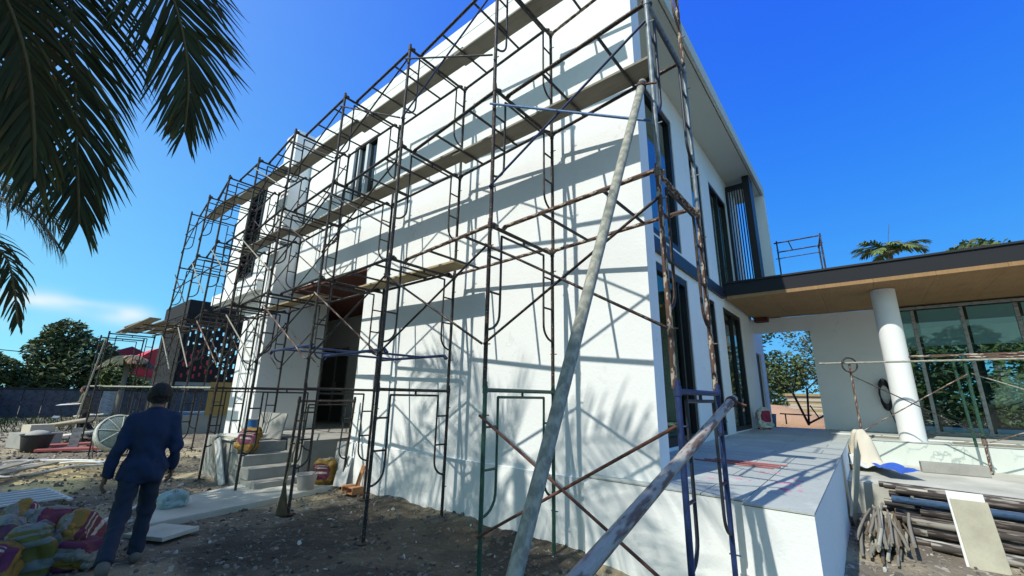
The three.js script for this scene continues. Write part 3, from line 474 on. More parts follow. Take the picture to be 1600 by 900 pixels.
// ---------------------------------------------------------------- palms
const leafM = (r, g, b) => new THREE.MeshPhysicalMaterial({ color: lin(r, g, b), roughness: 0.75, transmission: 0.22, thickness: 0, side: THREE.DoubleSide, vertexColors: true });
M.palm = leafM(0.04, 0.06, 0.02); M.palm.transmission = 0.12; M.palmDry = leafM(0.22, 0.17, 0.09);
M.rachis = std({ color: lin(0.11, 0.10, 0.04), roughness: 0.7 });
M.bark = std({ map: rep(T.conc, 2, 6), color: lin(0.55, 0.48, 0.4), bumpMap: rep(T.conc, 2, 6), bumpScale: 0.02, roughness: 1 });
function frondGeo(pts, leaf, n, hang, ref, wide = 1) {
  const c = new THREE.CatmullRomCurve3(pts.map(q => V(...q)), false, 'centripetal'), P = [], C = [], I = [];
  for (let k = 0; k < n; k++) for (const s of [-1, 1]) {
    const t = 0.12 + 0.88 * (k + 0.5 * (s > 0) + rr(-0.2, 0.2)) / n; if (t > 1 || rnd() < 0.05) continue; const p = c.getPointAt(clamp(t)), tg = c.getTangentAt(clamp(t));
    const side = ref ? V(...ref).addScaledVector(tg, -V(...ref).dot(tg)).normalize() : V().crossVectors(tg, UP).normalize(); 
    const len = leaf * (0.35 + 0.65 * Math.sin(Math.PI * clamp(0.12 + 0.86 * t, 0, 1)) ** 0.7) * (rnd() < 0.12 ? rr(0.45, 0.8) : rr(0.85, 1.15)) * (t > 0.9 ? 0.8 : 1);
    const dir = side.clone().multiplyScalar(s * lerp(0.9, 0.35, t * t)).addScaledVector(tg, lerp(0.45, 1.0, t)).normalize(); dir.x += rr(-0.13, 0.13); dir.y += rr(-0.13, 0.13); dir.z += rr(-0.13, 0.13); const tip = rnd() < 0.5 ? 2.2 : 1, hg = hang * rr(0.5, 1.7);
    const wv = V().crossVectors(dir, V().crossVectors(side, tg)).normalize().multiplyScalar(rr(0.0105, 0.0175) * wide), base = P.length / 3, col = rr(0.6, 1.25), br = rnd() < 0.15 ? 1.5 : 1, q = p.clone(), d = dir.clone();
    for (let m = 0; m <= 4; m++) { const w = m === 0 ? 0.5 : m === 4 ? 0.04 : 1 - 0.15 * (m - 1); P.push(q.x - wv.x * w, q.y - wv.y * w, q.z - wv.z * w, q.x + wv.x * w, q.y + wv.y * w, q.z + wv.z * w); for (let z = 0; z < 2; z++) C.push(col * br * (m > 2 ? tip : 1), col * (m > 2 ? 0.5 + 0.5 * tip : 1), col); d.y -= hg * (0.25 + 0.16 * m); d.normalize(); q.addScaledVector(d, len / 4); }
    for (let m = 0; m < 4; m++) { const a = base + 2 * m; I.push(a, a + 1, a + 2, a + 1, a + 3, a + 2); }
  }
  const g = new THREE.BufferGeometry(); g.setAttribute('position', new THREE.Float32BufferAttribute(P, 3)); g.setAttribute('color', new THREE.Float32BufferAttribute(C, 3)); g.setIndex(I); g.computeVertexNormals(); return [g, c];
}
function palm(label, K, base, fr, group = 'coconut palms') {
  const o = thing('coconut_palm', label, 'palm tree', base, 0, group), L = q => [q[0] - base[0], q[1] - base[1], q[2] - base[2]];
  const tc = new THREE.CatmullRomCurve3([V(0, -0.1, 0), V(0.1, 1.2, 0), V(...L(K)).multiplyScalar(0.6).add(V(0.15, 0, 0)), V(...L(K))]);
  const tg = new THREE.TubeGeometry(tc, 40, 0.15, 12, false), p = tg.attributes.position; for (let i = 0; i < p.count; i++) { const r = Math.floor(i / 13), k = (r % 2 ? 1 : 0.9) * (1.25 - 0.5 * r / 40), c = tc.getPointAt(r / 40); p.setXYZ(i, c.x + (p.getX(i) - c.x) * k, p.getY(i), c.z + (p.getZ(i) - c.z) * k); } tg.computeVertexNormals(); mesh('trunk', tg, M.bark, o);
  for (const f of fr) { const [g, c] = frondGeo(f.pts.map(L), f.leaf || 0.85, f.n || 70, f.hang || 0.3, f.ref, f.wide); const m = mesh('frond', g, f.mat || (f.dry ? M.palmDry : M.palm), o); const r = new THREE.TubeGeometry(c, 24, 0.014, 5, false); mesh('stalk', r, M.rachis, m); }
  return o;
}
const gen = (K, az, len, up, droop) => { const a = az * D, q = []; for (let k = 0; k <= 5; k++) { const t = k / 5; q.push([K[0] + Math.cos(a) * len * (t - 0.12 * t * t), K[1] + len * (up * t - droop * t * t), K[2] + Math.sin(a) * len * (t - 0.12 * t * t)]); } return { pts: q, n: 62, leaf: 0.9 }; };
{ // azimuths: 0 = +x, 90 = +z (towards the sun), 180 = -x, 270 = -z (towards the house)
  const K = [-4.35, 7.2, 1.25];
  palm('tall coconut palm whose fronds hang into the upper left', K, [-3.9, 0, 2.6], [
    { pts: [K, [-4.7, 6.6, 0.75], [-4.96, 5.51, 0.4], [-5.18, 5.14, 0.27], [-5.39, 4.71, 0.14], [-5.58, 4.24, 0.02], [-5.74, 3.72, -0.11], [-5.88, 3.25, -0.23]], n: 150, leaf: 0.95, hang: 0.22, ref: [0.25, 0.1, -1] },
    { pts: [K, [-4.4, 6.7, 0.35], [-4.57, 5.84, -0.07], [-4.62, 5.46, -0.28], [-4.75, 5.11, -0.49], [-4.9, 4.69, -0.65], [-5.12, 4.27, -0.74]], n: 150, leaf: 0.9, hang: 0.2, ref: [0.3, 0.0, -1] },
    { pts: [K, [-4.5, 5.6, 1.1], [-4.53, 4.85, 0.78], [-4.56, 4.5, 0.54], [-4.67, 4.13, 0.35], [-4.87, 3.72, 0.22], [-5.03, 3.31, 0.12]], n: 150, leaf: 0.9, hang: 0.3, ref: [0.25, 0.1, -1] },
    { pts: [K, [-4.9, 6.3, 1.2], [-5.2, 5.3, 0.9], [-5.35, 4.6, 0.62], [-5.45, 4.0, 0.42], [-5.5, 3.5, 0.3]], n: 90, leaf: 0.9, hang: 0.35, ref: [0.2, 0.1, -1] },
    { pts: [K, [-4.6, 6.4, 1.0], [-4.75, 5.3, 0.62], [-4.85, 4.6, 0.42], [-4.95, 3.9, 0.25]], n: 50, leaf: 0.7, hang: 0.9, dry: true, ref: [0.2, 0.1, -1] },
    gen(K, -14, 3.3, 0.3, 0.62), gen(K, 25, 3.6, 0.3, 0.6), gen(K, 62, 4, 0.35, 0.6), gen(K, 95, 4.2, 0.4, 0.6), gen(K, 130, 4, 0.4, 0.6), gen(K, 205, 2.6, 0.6, 0.5), gen(K, 165, 3.4, 0.5, 0.5)]);
  const K2 = [-7.4, 7.4, 4.2]; palm('coconut palm behind the viewer shading the walking man', K2, [-7.0, 0, 5.2], Array.from({ length: 15 }, (_, k) => gen(K2, k * 24 + rr(-6, 6), rr(3.8, 4.4), rr(0.2, 0.7), 0.62)), 'palms out of the picture');
  const K3 = [-3.1, 6.6, 4.6]; palm('coconut palm behind the viewer shading the foreground soil', K3, [-2.4, 0, 5.2], Array.from({ length: 15 }, (_, k) => gen(K3, k * 24 + rr(-6, 6), rr(3.8, 4.4), rr(0.2, 0.7), 0.62)), 'palms out of the picture');
  const K4 = [-11.6, 5.0, 1.9]; palm('shorter coconut palm at the left edge with drooping dark fronds', K4, [-12.2, 0, 2.3], [
    { pts: [K4, [-10.49, 4.55, 1.14], [-10.02, 4.5, 0.79], [-9.73, 4.42, 0.42], [-9.67, 4.19, 0.06], [-9.67, 3.76, -0.3]], n: 80, leaf: 0.85, hang: 0.5 },
    { pts: [K4, [-10.32, 4.1, 0.94], [-9.95, 3.84, 0.57], [-9.81, 3.57, 0.27], [-9.79, 3.11, 0.09], [-9.76, 2.58, -0.06]], n: 80, leaf: 0.6, hang: 0.6, ref: [0.3, 0, -1] },
    { pts: [K4, [-11.1, 5.0, 1.07], [-10.71, 5.0, 0.72], [-10.5, 4.8, 0.4], [-10.44, 4.5, 0.1], [-10.42, 4.1, -0.15]], n: 80, leaf: 0.85, hang: 0.5 },
    ...Array.from({ length: 9 }, (_, k) => gen(K4, 30 + k * 24, rr(3.2, 3.8), rr(0.4, 0.7), 0.6))]);
}
// ---------------------------------------------------------------- broad-leaved trees
function leaves(clumps, n, size, seedCol) {
  const P = [], C = [], I = []; let tot = clumps.reduce((s, c) => s + c[3] ** 2, 0);
  for (const [cx, cy, cz, r, sy] of clumps) {
    const m = Math.round(n * r * r / tot);
    for (let k = 0; k < m; k++) {
      const d = V(rr(-1, 1), rr(-1, 1), rr(-1, 1)); if (d.lengthSq() > 1) { k--; continue; } const l = d.length() || 1e-3; d.multiplyScalar((0.45 + 0.55 * Math.pow(rnd(), 0.5)) / l);
      const bump = 0.72 + 0.55 * fbm3(cx + d.x * 2.3 + 40, cy + d.y * 2.3, cz + d.z * 2.3, 3);
      const x = cx + d.x * r * bump, y = cy + d.y * r * bump * (sy || 0.85), z = cz + d.z * r * bump, a = V(rr(-1, 1), rr(-0.5, 0.5), rr(-1, 1)).normalize().multiplyScalar(size * rr(0.6, 1.3)), b = V(rr(-1, 1), rr(-1, 0.2), rr(-1, 1)); b.addScaledVector(a, -b.dot(a) / a.lengthSq()).normalize().multiplyScalar(size * rr(0.25, 0.5));
      const o = P.length / 3, q = rr(0.55, 1.45), yl = rnd() < 0.12 ? 1.5 : 1;
      P.push(x - a.x, y - a.y, z - a.z, x + b.x, y + b.y, z + b.z, x + a.x, y + a.y - size * 0.3, z + a.z, x - b.x, y - b.y, z - b.z); for (let z2 = 0; z2 < 4; z2++) C.push(q * yl, q * (yl > 1 ? 1.25 : 1), q); I.push(o, o + 1, o + 2, o, o + 2, o + 3);
    }
  }
  const g = new THREE.BufferGeometry(); g.setAttribute('position', new THREE.Float32BufferAttribute(P, 3)); g.setAttribute('color', new THREE.Float32BufferAttribute(C, 3)); g.setIndex(I); g.computeVertexNormals(); return g;
}
M.leafA = leafM(0.055, 0.085, 0.022); M.leafB = leafM(0.085, 0.12, 0.028); M.leafC = leafM(0.10, 0.125, 0.05);
function tree(label, [x, y, z], h, clumps, n, size, mat, group, limbs = true) {
  const o = thing('tree', label, 'tree', [x, y, z], 0, group), tr = [];
  const limb = (a, b, r0, r1) => { const d = V(...b).sub(V(...a)), g = new THREE.CylinderGeometry(r1, r0, d.length(), 7); g.applyQuaternion(new THREE.Quaternion().setFromUnitVectors(UP, d.clone().normalize())); g.translate((a[0] + b[0]) / 2, (a[1] + b[1]) / 2, (a[2] + b[2]) / 2); tr.push(g); };
  const th = Math.min(...clumps.map(c => c[1])) * 0.8; limb([0, -0.1, 0], [0.1, th, 0.05], h * 0.028, h * 0.02);
  for (const c of clumps) limb([0.1, th * 0.95, 0.05], [c[0] * 0.8, c[1], c[2] * 0.8], h * 0.014, h * 0.005);
  mesh('trunk', mergeGeometries(tr), M.bark, o); mesh('crown', leaves(clumps, n, size), mat, o); return o;
}
tree('tall dense dark green tree beyond the grey fence at left', [-41, 0, -3.2], 6.5, [[0, 2.3, 0.1, 2.2], [0.2, 3.7, -0.5, 1.7], [0, 5.1, 0.7, 1.2], [0, 4.0, 1.3, 1.2], [-0.5, 2.3, -1.9, 1.5], [0.4, 1.7, 1.5, 1.5]], 10000, 0.2, M.leafA, 'trees beyond the fence');
tree('lighter leafy tree at the left edge beyond the grey fence', [-40, 0, 1.2], 5, [[0, 2.0, 0, 1.6], [0, 3.1, -0.5, 0.9], [0, 2.6, -1.2, 1.0], [0.4, 2.2, 1.2, 1.3]], 6000, 0.2, M.leafB, 'trees beyond the fence');
tree('low bushy tree between the dark tree and the red roofs', [-39, 0, -5.4], 3.6, [[0, 1.8, 0, 1.1], [0, 2.4, 0.4, 0.8], [0.3, 1.7, -0.9, 0.8]], 3500, 0.17, M.leafB, 'trees beyond the fence');
{ const K = [-36, 3.6, -5.2]; palm('small yellowing palm in front of the red roofs', K, [-36, 0, -5.2], Array.from({ length: 13 }, (_, k) => ({ ...gen(K, k * 28, 1.5, rr(0.1, 0.55), 0.62), n: 30, leaf: 0.6, wide: 3, dry: k % 3 === 0 })), 'distant palms'); }
// behind the house and pavilion
tree('leafy green tree seen through the passage, left one', [-7.2, 0, -32], 7, [[0, 4.6, 0, 2.2], [1.4, 6.6, 0, 1.9], [1.8, 2.4, 0.5, 2.1], [3.0, 3.4, -0.5, 1.7], [-1, 2.6, 0, 2.2]], 10000, 0.17, M.leafB, 'trees behind the house');
tree('airy tree with thin branches seen through the passage, right one', [-1.6, 0, -33], 7, [[0, 4.2, 0, 1.8], [-1.0, 3.2, 0, 1.4], [1.1, 3.4, 0.3, 1.8], [0.4, 6.2, 0, 1.5], [-1.4, 5.8, 0, 1.1]], 3800, 0.13, M.leafC, 'trees behind the house');
tree('round bright green tree top above the flat roof, far right', [6.6, 0, -40], 12, [[0, 10.3, 0, 2.4], [-1.8, 9.8, 0, 1.6], [2.2, 10.0, 0, 1.8], [0, 7.5, 0, 3.0]], 9000, 0.22, M.leafB, 'trees behind the house');
{ M.palmB = leafM(0.10, 0.17, 0.035); const K = [2.45, 11.0, -35]; palm('palm crown showing above the flat patio roof', K, [2.2, 0, -35], [...Array.from({ length: 13 }, (_, k) => ({ ...gen(K, k * 28, 2.1, rr(0.3, 0.9), 0.55), n: 40, leaf: 0.75, wide: 3, mat: M.palmB })), { pts: [K, [K[0] + 0.05, K[1] + 0.8, K[2]], [K[0] + 0.25, K[1] + 1.9, K[2]]], n: 20, leaf: 0.25 }], 'distant palms'); }
['left', 'second', 'third', 'fourth', 'right'].forEach((w, k) => tree(`dark leafy garden tree behind the pavilion glass, ${w}${k === 0 || k === 4 ? 'most' : ' from left'}`, [1.2 + k * 2.6, 0, -24 - (k % 2) * 2], 6, [[0, 3.2, 0, 2.0], [0.9, 4.6, 0.4, 1.5], [-1.0, 2.0, 0.6, 1.5], [0.6, 1.2, 0.8, 1.3]], 5000, 0.15, k % 2 ? M.leafB : M.leafA, 'garden trees behind the pavilion'));
// trees behind the viewer that the glass mirrors
['left', 'middle', 'right'].forEach((w, k) => tree(`leafy tree behind the viewer mirrored in the glass, ${w}`, [4 + k * 6, 0, 9 + (k % 2) * 3], 8, [[0, 3.4, 0, 2.2], [1.2, 5, 0.3, 1.8], [-1.3, 4.6, 0, 1.7], [0.3, 2.2, 1, 1.8]], 3000, 0.28, M.leafB, 'trees behind the viewer'));
tree('dense broad-leaved tree behind the viewer shading the man and the sacks', [-7.2, 0, 5.6], 7, [[0.4, 5.2, -1.8, 2.3], [-1.8, 5.0, -1.6, 2.0], [2.0, 5.6, -1.2, 1.8], [0.2, 6.4, 0.2, 2.2], [-3.6, 5.0, -1.0, 1.8], [1.4, 5.4, 1.6, 2.4]], 15000, 0.2, M.leafB, 'trees behind the viewer');
tree('unseen loose tree added behind the viewer to dapple the soil before the wall', [-3.2, 0, 5.2], 7, [[-0.6, 5.0, -3.1, 1.5], [1.4, 5.0, -2.8, 1.5], [-2.2, 5.1, -3.0, 1.4], [0.2, 5.6, -1.2, 2.0], [-1.6, 5.4, -1.4, 1.8], [2.2, 5.4, -1.2, 1.6]], 9500, 0.17, M.leafB, 'trees behind the viewer');  // added out of view, crown clumps placed to shade the foreground soil

// ---------------------------------------------------------------- people
const cap = (px, py, pz, b) => { const ax = b[0], ay = b[1], az = b[2], dx = b[3] - ax, dy = b[4] - ay, dz = b[5] - az, qx = px - ax, qy = py - ay, qz = pz - az; let t = (qx * dx + qy * dy + qz * dz) / (dx * dx + dy * dy + dz * dz + 1e-9); t = t < 0 ? 0 : t > 1 ? 1 : t; const ex = qx - t * dx, ey = qy - t * dy, ez = qz - t * dz; return Math.sqrt(ex * ex + ey * ey + ez * ez) - (b[6] + (b[7] - b[6]) * t); };
const smin = (a, b, k) => { const h = Math.max(k - Math.abs(a - b), 0) / k; return Math.min(a, b) - h * h * k * 0.25; };
const field = (bones, k) => (x, y, z) => { let d = 9; for (const b of bones) d = smin(d, cap(x, y, z, b), k); return d; };
const bone = (a, b, r0, r1) => [...a, ...b, r0, r1];
const boundsOf = (bones, m) => { const mn = [9, 9, 9], mx = [-9, -9, -9]; for (const b of bones) for (let k = 0; k < 3; k++) { const r = Math.max(b[6], b[7]) + m; mn[k] = Math.min(mn[k], b[k] - r, b[k + 3] - r); mx[k] = Math.max(mx[k], b[k] + r, b[k + 3] + r); } return [mn, mx]; };
function person(label, pos, turn, J, mats, cell, holdR) { // J: joints, facing -z, metres
  const o = thing('person', label, 'person', pos, turn);
  const hd = J.head, nk = J.neck, up = V(...hd).sub(V(...nk)).normalize();
  const hb = [bone([hd[0], hd[1] + 0.035, hd[2] + 0.012], [hd[0], hd[1] + 0.02, hd[2] - 0.03], 0.088, 0.08), bone([hd[0], hd[1] - 0.04, hd[2] - 0.03], [hd[0], hd[1] - 0.075, hd[2] - 0.055], 0.062, 0.045), bone(hd, [nk[0], nk[1] - 0.03, nk[2]], 0.058, 0.062), bone([hd[0], hd[1] - 0.005, hd[2] - 0.11], [hd[0], hd[1] - 0.035, hd[2] - 0.118], 0.009, 0.014), bone([hd[0] + 0.082, hd[1] + 0.012, hd[2]], [hd[0] + 0.086, hd[1] - 0.028, hd[2] - 0.004], 0.016, 0.011), bone([hd[0] - 0.082, hd[1] + 0.012, hd[2]], [hd[0] - 0.086, hd[1] - 0.028, hd[2] - 0.004], 0.016, 0.011), bone([hd[0] - 0.02, hd[1] - 0.058, hd[2] - 0.098], [hd[0] + 0.02, hd[1] - 0.058, hd[2] - 0.098], 0.008, 0.008)];
  const chest = J.chest, pel = J.pelvis;
  const torso = [bone([chest[0] - 0.06, chest[1], chest[2]], [chest[0] + 0.06, chest[1], chest[2]], 0.108, 0.108), bone([chest[0] - 0.07, chest[1] + 0.07, chest[2]], [chest[0] + 0.07, chest[1] + 0.07, chest[2]], 0.09, 0.09), bone([nk[0], nk[1], nk[2]], [chest[0], chest[1] + 0.1, chest[2]], 0.06, 0.09), bone([chest[0] - 0.03, chest[1], chest[2]], [pel[0] - 0.03, pel[1] + 0.06, pel[2]], 0.12, 0.112), bone([chest[0] + 0.03, chest[1], chest[2]], [pel[0] + 0.03, pel[1] + 0.06, pel[2]], 0.12, 0.112), bone([pel[0] - 0.065, pel[1], pel[2]], [pel[0] + 0.065, pel[1], pel[2]], 0.108, 0.108)];
  const arms = [], legs = [], feet = [], hands = [];
  for (const s of ['L', 'R']) {
    arms.push(bone(J['sh' + s], J['el' + s], 0.058, 0.042), bone(J['el' + s], J['wr' + s], 0.041, 0.028), bone([nk[0], nk[1] - 0.05, nk[2]], J['sh' + s], 0.05, 0.05));
    legs.push(bone(J['hip' + s], J['kn' + s], 0.092, 0.06), bone(J['kn' + s], J['an' + s], 0.058, 0.038));
    const f = J['an' + s], tdir = J['toe' + s]; feet.push(bone([f[0], f[1] - 0.035, f[2] + 0.03], tdir, 0.045, 0.036), bone([f[0], f[1], f[2]], [f[0], f[1] - 0.04, f[2] + 0.03], 0.04, 0.04));
    // hand: palm, four curled fingers, thumb
    const w = V(...J['wr' + s]), d = w.clone().sub(V(...J['el' + s])).normalize(), sg = s === 'L' ? 1 : -1, fw = V(0, 0, -1).addScaledVector(d, d.z).normalize(), sd = V().crossVectors(d, fw).multiplyScalar(sg).normalize(); // palm faces the thigh, thumb forward
    const A = (p, q) => [p.x, p.y, p.z, q.x, q.y, q.z], at = (a, b, c) => w.clone().addScaledVector(d, a).addScaledVector(fw, b).addScaledVector(sd, c);
    hands.push([...A(at(0, 0, 0), at(0.03, 0, 0)), 0.026, 0.024], [...A(at(0.03, -0.022, 0), at(0.085, -0.026, 0)), 0.016, 0.014], [...A(at(0.03, 0.02, 0), at(0.088, 0.026, 0)), 0.016, 0.014], [...A(at(0.03, 0, 0), at(0.09, 0, 0)), 0.017, 0.015]);
    [[-0.03, 0.06], [-0.01, 0.078], [0.01, 0.082], [0.03, 0.072]].forEach(([b, l]) => { const k0 = at(0.09, b, 0), k1 = at(0.09 + l * 0.42, b, 0.012), k2 = at(0.09 + l * 0.72, b, 0.032), k3 = at(0.09 + l * 0.84, b, 0.05); hands.push([...A(k0, k1), 0.009, 0.0085], [...A(k1, k2), 0.0085, 0.008], [...A(k2, k3), 0.008, 0.007]); });
    hands.push([...A(at(0.03, 0.028, 0.004), at(0.065, 0.05, 0.012)), 0.012, 0.01], [...A(at(0.065, 0.05, 0.012), at(0.095, 0.052, 0.02)), 0.01, 0.0085]);
  }
  const all = [...torso, ...arms, ...legs, ...feet], [mn, mx] = boundsOf(all, 0.03), fb0 = field(all, 0.05), gs = [nets((x, y, z) => fb0(x, y, z) + 0.014, mn, mx, cell)];
  { const [a, b] = boundsOf(hb, 0.02); gs.push(nets(field(hb, 0.03), a, b, cell * 0.4)); }
  for (const h of [hands.slice(0, hands.length / 2), hands.slice(hands.length / 2)]) { const [a, b] = boundsOf(h, 0.01); gs.push(nets(field(h, 0.009), a, b, Math.max(0.0035, cell * 0.3))); }
  mesh('body', mergeGeometries(gs), mats.skin, o);
  { const f = field(hb, 0.03), [a, b] = boundsOf(hb, 0.03); a[1] = hd[1] - 0.07; mesh('hair', nets((x, y, z) => Math.max(f(x, y, z) - 0.017 * sstep(hd[1] - 0.11, hd[1] + 0.03, y) - 0.012 * vn3(x * 70, y * 70, z * 70), (hd[2] - 0.045) - z + 0.6 * Math.max(0, hd[1] + 0.07 - y) - 0.02, hd[1] - 0.085 - y + 0.07 * sstep(hd[2] + 0.05, hd[2] - 0.03, z)), a, b, cell * 0.5), mats.hair, o); }
  { // shirt: looser than the body, with folds; open at hem, cuffs and neck
    const tb = [...torso, ...arms, bone([pel[0] - 0.07, pel[1] - 0.05, pel[2]], [pel[0] + 0.07, pel[1] - 0.05, pel[2]], 0.13, 0.13)], ft = field([...torso.slice(0, 5), tb[tb.length - 1]], 0.07), aL = field(arms.slice(0, 3), 0.03), aR = field(arms.slice(3), 0.03), f = (x, y, z) => smin(smin(ft(x, y, z), aL(x, y, z) - 0.004, 0.03), aR(x, y, z) - 0.004, 0.03), [a, b] = boundsOf(tb, 0.05); a[1] -= 0.05;
    const cut = (x, y, z) => { let c = -9; for (const s of ['L', 'R']) { const w = J['wr' + s], e = J['el' + s], dx = w[0] - e[0], dy = w[1] - e[1], dz = w[2] - e[2], l = Math.hypot(dx, dy, dz); const t = ((x - e[0]) * dx + (y - e[1]) * dy + (z - e[2]) * dz) / l, far = Math.hypot(x - w[0], y - w[1], z - w[2]); if (far < 0.12) c = Math.max(c, t - l - 0.01); } return c; };
    mesh('collar', new THREE.TorusGeometry(0.066, 0.016, 8, 28).rotateX(Math.PI / 2 - 0.25), mats.shirt, o, [nk[0], nk[1] - 0.005, nk[2] + 0.005]);
    mesh('shirt', nets((x, y, z) => { const n1 = fbm3(x * 5 + 3, y * 3.5, z * 5, 3), fold = 0.011 * Math.sin(30 * (y + 0.5 * x) + 16 * n1) * sstep(1.42, 1.0, y) + 0.045 * (n1 - 0.5) + 0.018 * (0.5 - Math.abs(fbm3(x * 9, y * 6, z * 9, 2) - 0.5) * 3) * 0.6; return Math.max(f(x, y, z) - 0.014 - fold * 0.85, pel[1] - 0.17 + 0.02 * Math.sin(x * 22) - y, y - nk[1] - 0.01, cut(x, y, z)); }, a, b, cell), mats.shirt, o);
    const lb = [...legs, torso[5]], g = field(lb, 0.05), [c, d] = boundsOf(lb, 0.04); const an = Math.max(J.anL[1], J.anR[1]);
    mesh('trousers', nets((x, y, z) => { const fold = 0.006 * Math.sin(40 * y + 14 * fbm3(x * 7, y * 5, z * 7, 2)) + 0.014 * (fbm3(x * 12, y * 8, z * 12, 2) - 0.5); const flare = 0.018 * sstep(0.55, 0.1, y); let cu = -9; for (const s of ['L', 'R']) { const q = J['an' + s], e = J['kn' + s]; const dx = q[0] - e[0], dy = q[1] - e[1], dz = q[2] - e[2], l = Math.hypot(dx, dy, dz), t = ((x - e[0]) * dx + (y - e[1]) * dy + (z - e[2]) * dz) / l; if (Math.hypot(x - q[0], y - q[1], z - q[2]) < 0.15) cu = Math.max(cu, t - l - 0.015); } return Math.max(g(x, y, z) - 0.016 - flare - fold, y - pel[1] - 0.06, cu); }, c, d, cell), mats.trousers, o);
  }
  for (const k of [0, 2]) { const fb = feet.slice(k, k + 2), f = field(fb, 0.03), [a, b] = boundsOf(fb, 0.03); mesh('shoe', nets((x, y, z) => Math.max(f(x, y, z) - 0.008, 0.004 - y + Math.min(fb[0][1], fb[0][4]) - 0.05), a, b, cell * 0.6), mats.shoe, o); }
  return o;
}
const denim = std({ color: lin(0.011, 0.026, 0.068), roughness: 0.95 }), jeans = std({ color: lin(0.014, 0.024, 0.048), roughness: 0.95 }), skin = std({ color: lin(0.20, 0.105, 0.065), roughness: 0.7 }), hairM = std({ color: lin(0.008, 0.007, 0.007), roughness: 0.75 });
person('man in a blue denim shirt and jeans walking away from the viewer', [-5.66, 0.0, -1.13], 77 * D, {
  head: [0.0, 1.575, -0.05], neck: [0, 1.455, -0.01], chest: [0, 1.24, 0.0], pelvis: [0, 0.92, 0.02],
  shL: [-0.18, 1.35, 0.0], elL: [-0.25, 1.08, 0.05], wrL: [-0.305, 0.84, -0.01], shR: [0.18, 1.355, 0.0], elR: [0.248, 1.08, 0.05], wrR: [0.255, 0.87, -0.09],
  hipL: [-0.085, 0.9, 0.02], knL: [-0.11, 0.49, 0.08], anL: [-0.13, 0.19, 0.44], toeL: [-0.13, 0.04, 0.32], hipR: [0.085, 0.9, 0.02], knR: [0.09, 0.50, -0.17], anR: [0.08, 0.09, -0.22], toeR: [0.09, 0.045, -0.40]
}, { skin, hair: hairM, shirt: denim, trousers: jeans, shoe: std({ color: lin(0.13, 0.12, 0.10), roughness: 0.85 }) }, 0.0125).scale.set(0.88, 1, 0.95);
person('worker in dark clothes far left by the fence holding a white sheet', [-21.6, 0, -2.3], 155 * D, {
  head: [0.0, 1.6, -0.16], neck: [0, 1.48, -0.1], chest: [0, 1.27, -0.06], pelvis: [0, 0.93, 0.06],
  shL: [-0.18, 1.40, -0.07], elL: [-0.24, 1.14, -0.1], wrL: [-0.2, 1.1, -0.33], shR: [0.18, 1.40, -0.07], elR: [0.24, 1.14, -0.1], wrR: [0.2, 1.1, -0.33],
  hipL: [-0.09, 0.9, 0.06], knL: [-0.1, 0.5, 0.1], anL: [-0.1, 0.12, 0.42], toeL: [-0.1, 0.04, 0.28], hipR: [0.09, 0.9, 0.06], knR: [0.1, 0.5, -0.08], anR: [0.1, 0.09, 0.0], toeR: [0.1, 0.045, -0.18]
}, { skin, hair: hairM, shirt: std({ color: lin(0.10, 0.09, 0.06), roughness: 0.95 }), trousers: std({ color: lin(0.015, 0.015, 0.018), roughness: 0.95 }), shoe: M.black }, 0.02);
{ const s = mesh('white_sheet', rbox(0.34, 0.012, 0.6, 0.003), M.alw, null, [-21.6 + 0.19, 1.1, -2.3 + 0.44]); s.rotation.set(0.1, 155 * D, 0.05); tag(s, 'white sheet held by the far worker at left', 'sheet'); }

// ---------------------------------------------------------------- cement sacks
const paper = (name, draw) => { const c = document.createElement('canvas'); c.width = 256; c.height = 256; const x = c.getContext('2d'); x.fillStyle = '#83847c'; x.fillRect(0, 0, 256, 256); draw(x); for (let k = 0; k < 2600; k++) { x.fillStyle = `rgba(${60 + 80 * rnd()},${55 + 75 * rnd()},50,${0.08 + 0.2 * rnd()})`; x.fillRect(rnd() * 256, rnd() * 256, 2 + 16 * rnd() * rnd(), 1 + 8 * rnd() * rnd()); } const t = new THREE.CanvasTexture(c); t.colorSpace = THREE.SRGBColorSpace; return std({ map: t, roughness: 0.7 }); };
const sackMats = [
  paper('a', x => { x.fillStyle = '#8a6a24'; x.fillRect(0, 40, 256, 175); x.fillStyle = '#5e1c3e'; for (const [a, b] of [[60, 120], [188, 120]]) { x.beginPath(); x.ellipse(a, b, 38, 30, 0.3, 0, 7); x.fill(); } x.fillStyle = '#b8b4ae'; for (let k = 0; k < 3; k++) { x.fillRect(38, 106 + 10 * k, 44, 4); x.fillRect(166, 106 + 10 * k, 44, 4); } }),
  paper('b', x => { x.fillStyle = '#5e1a3e'; x.fillRect(40, 70, 60, 110); x.fillRect(168, 70, 60, 110); x.fillStyle = '#866a24'; x.fillRect(100, 70, 30, 110); x.fillRect(228, 70, 28, 110); }),
  paper('c', x => { x.fillStyle = '#76692a'; for (let k = 0; k < 5; k++) x.fillRect(0, 50 + 32 * k, 256, 17); x.fillStyle = '#55585c'; x.fillRect(110, 0, 50, 256); }),
  paper('d', x => { x.fillStyle = '#563048'; x.fillRect(0, 120, 256, 60); x.fillStyle = '#9aa0b4'; x.fillRect(0, 0, 256, 50); })];
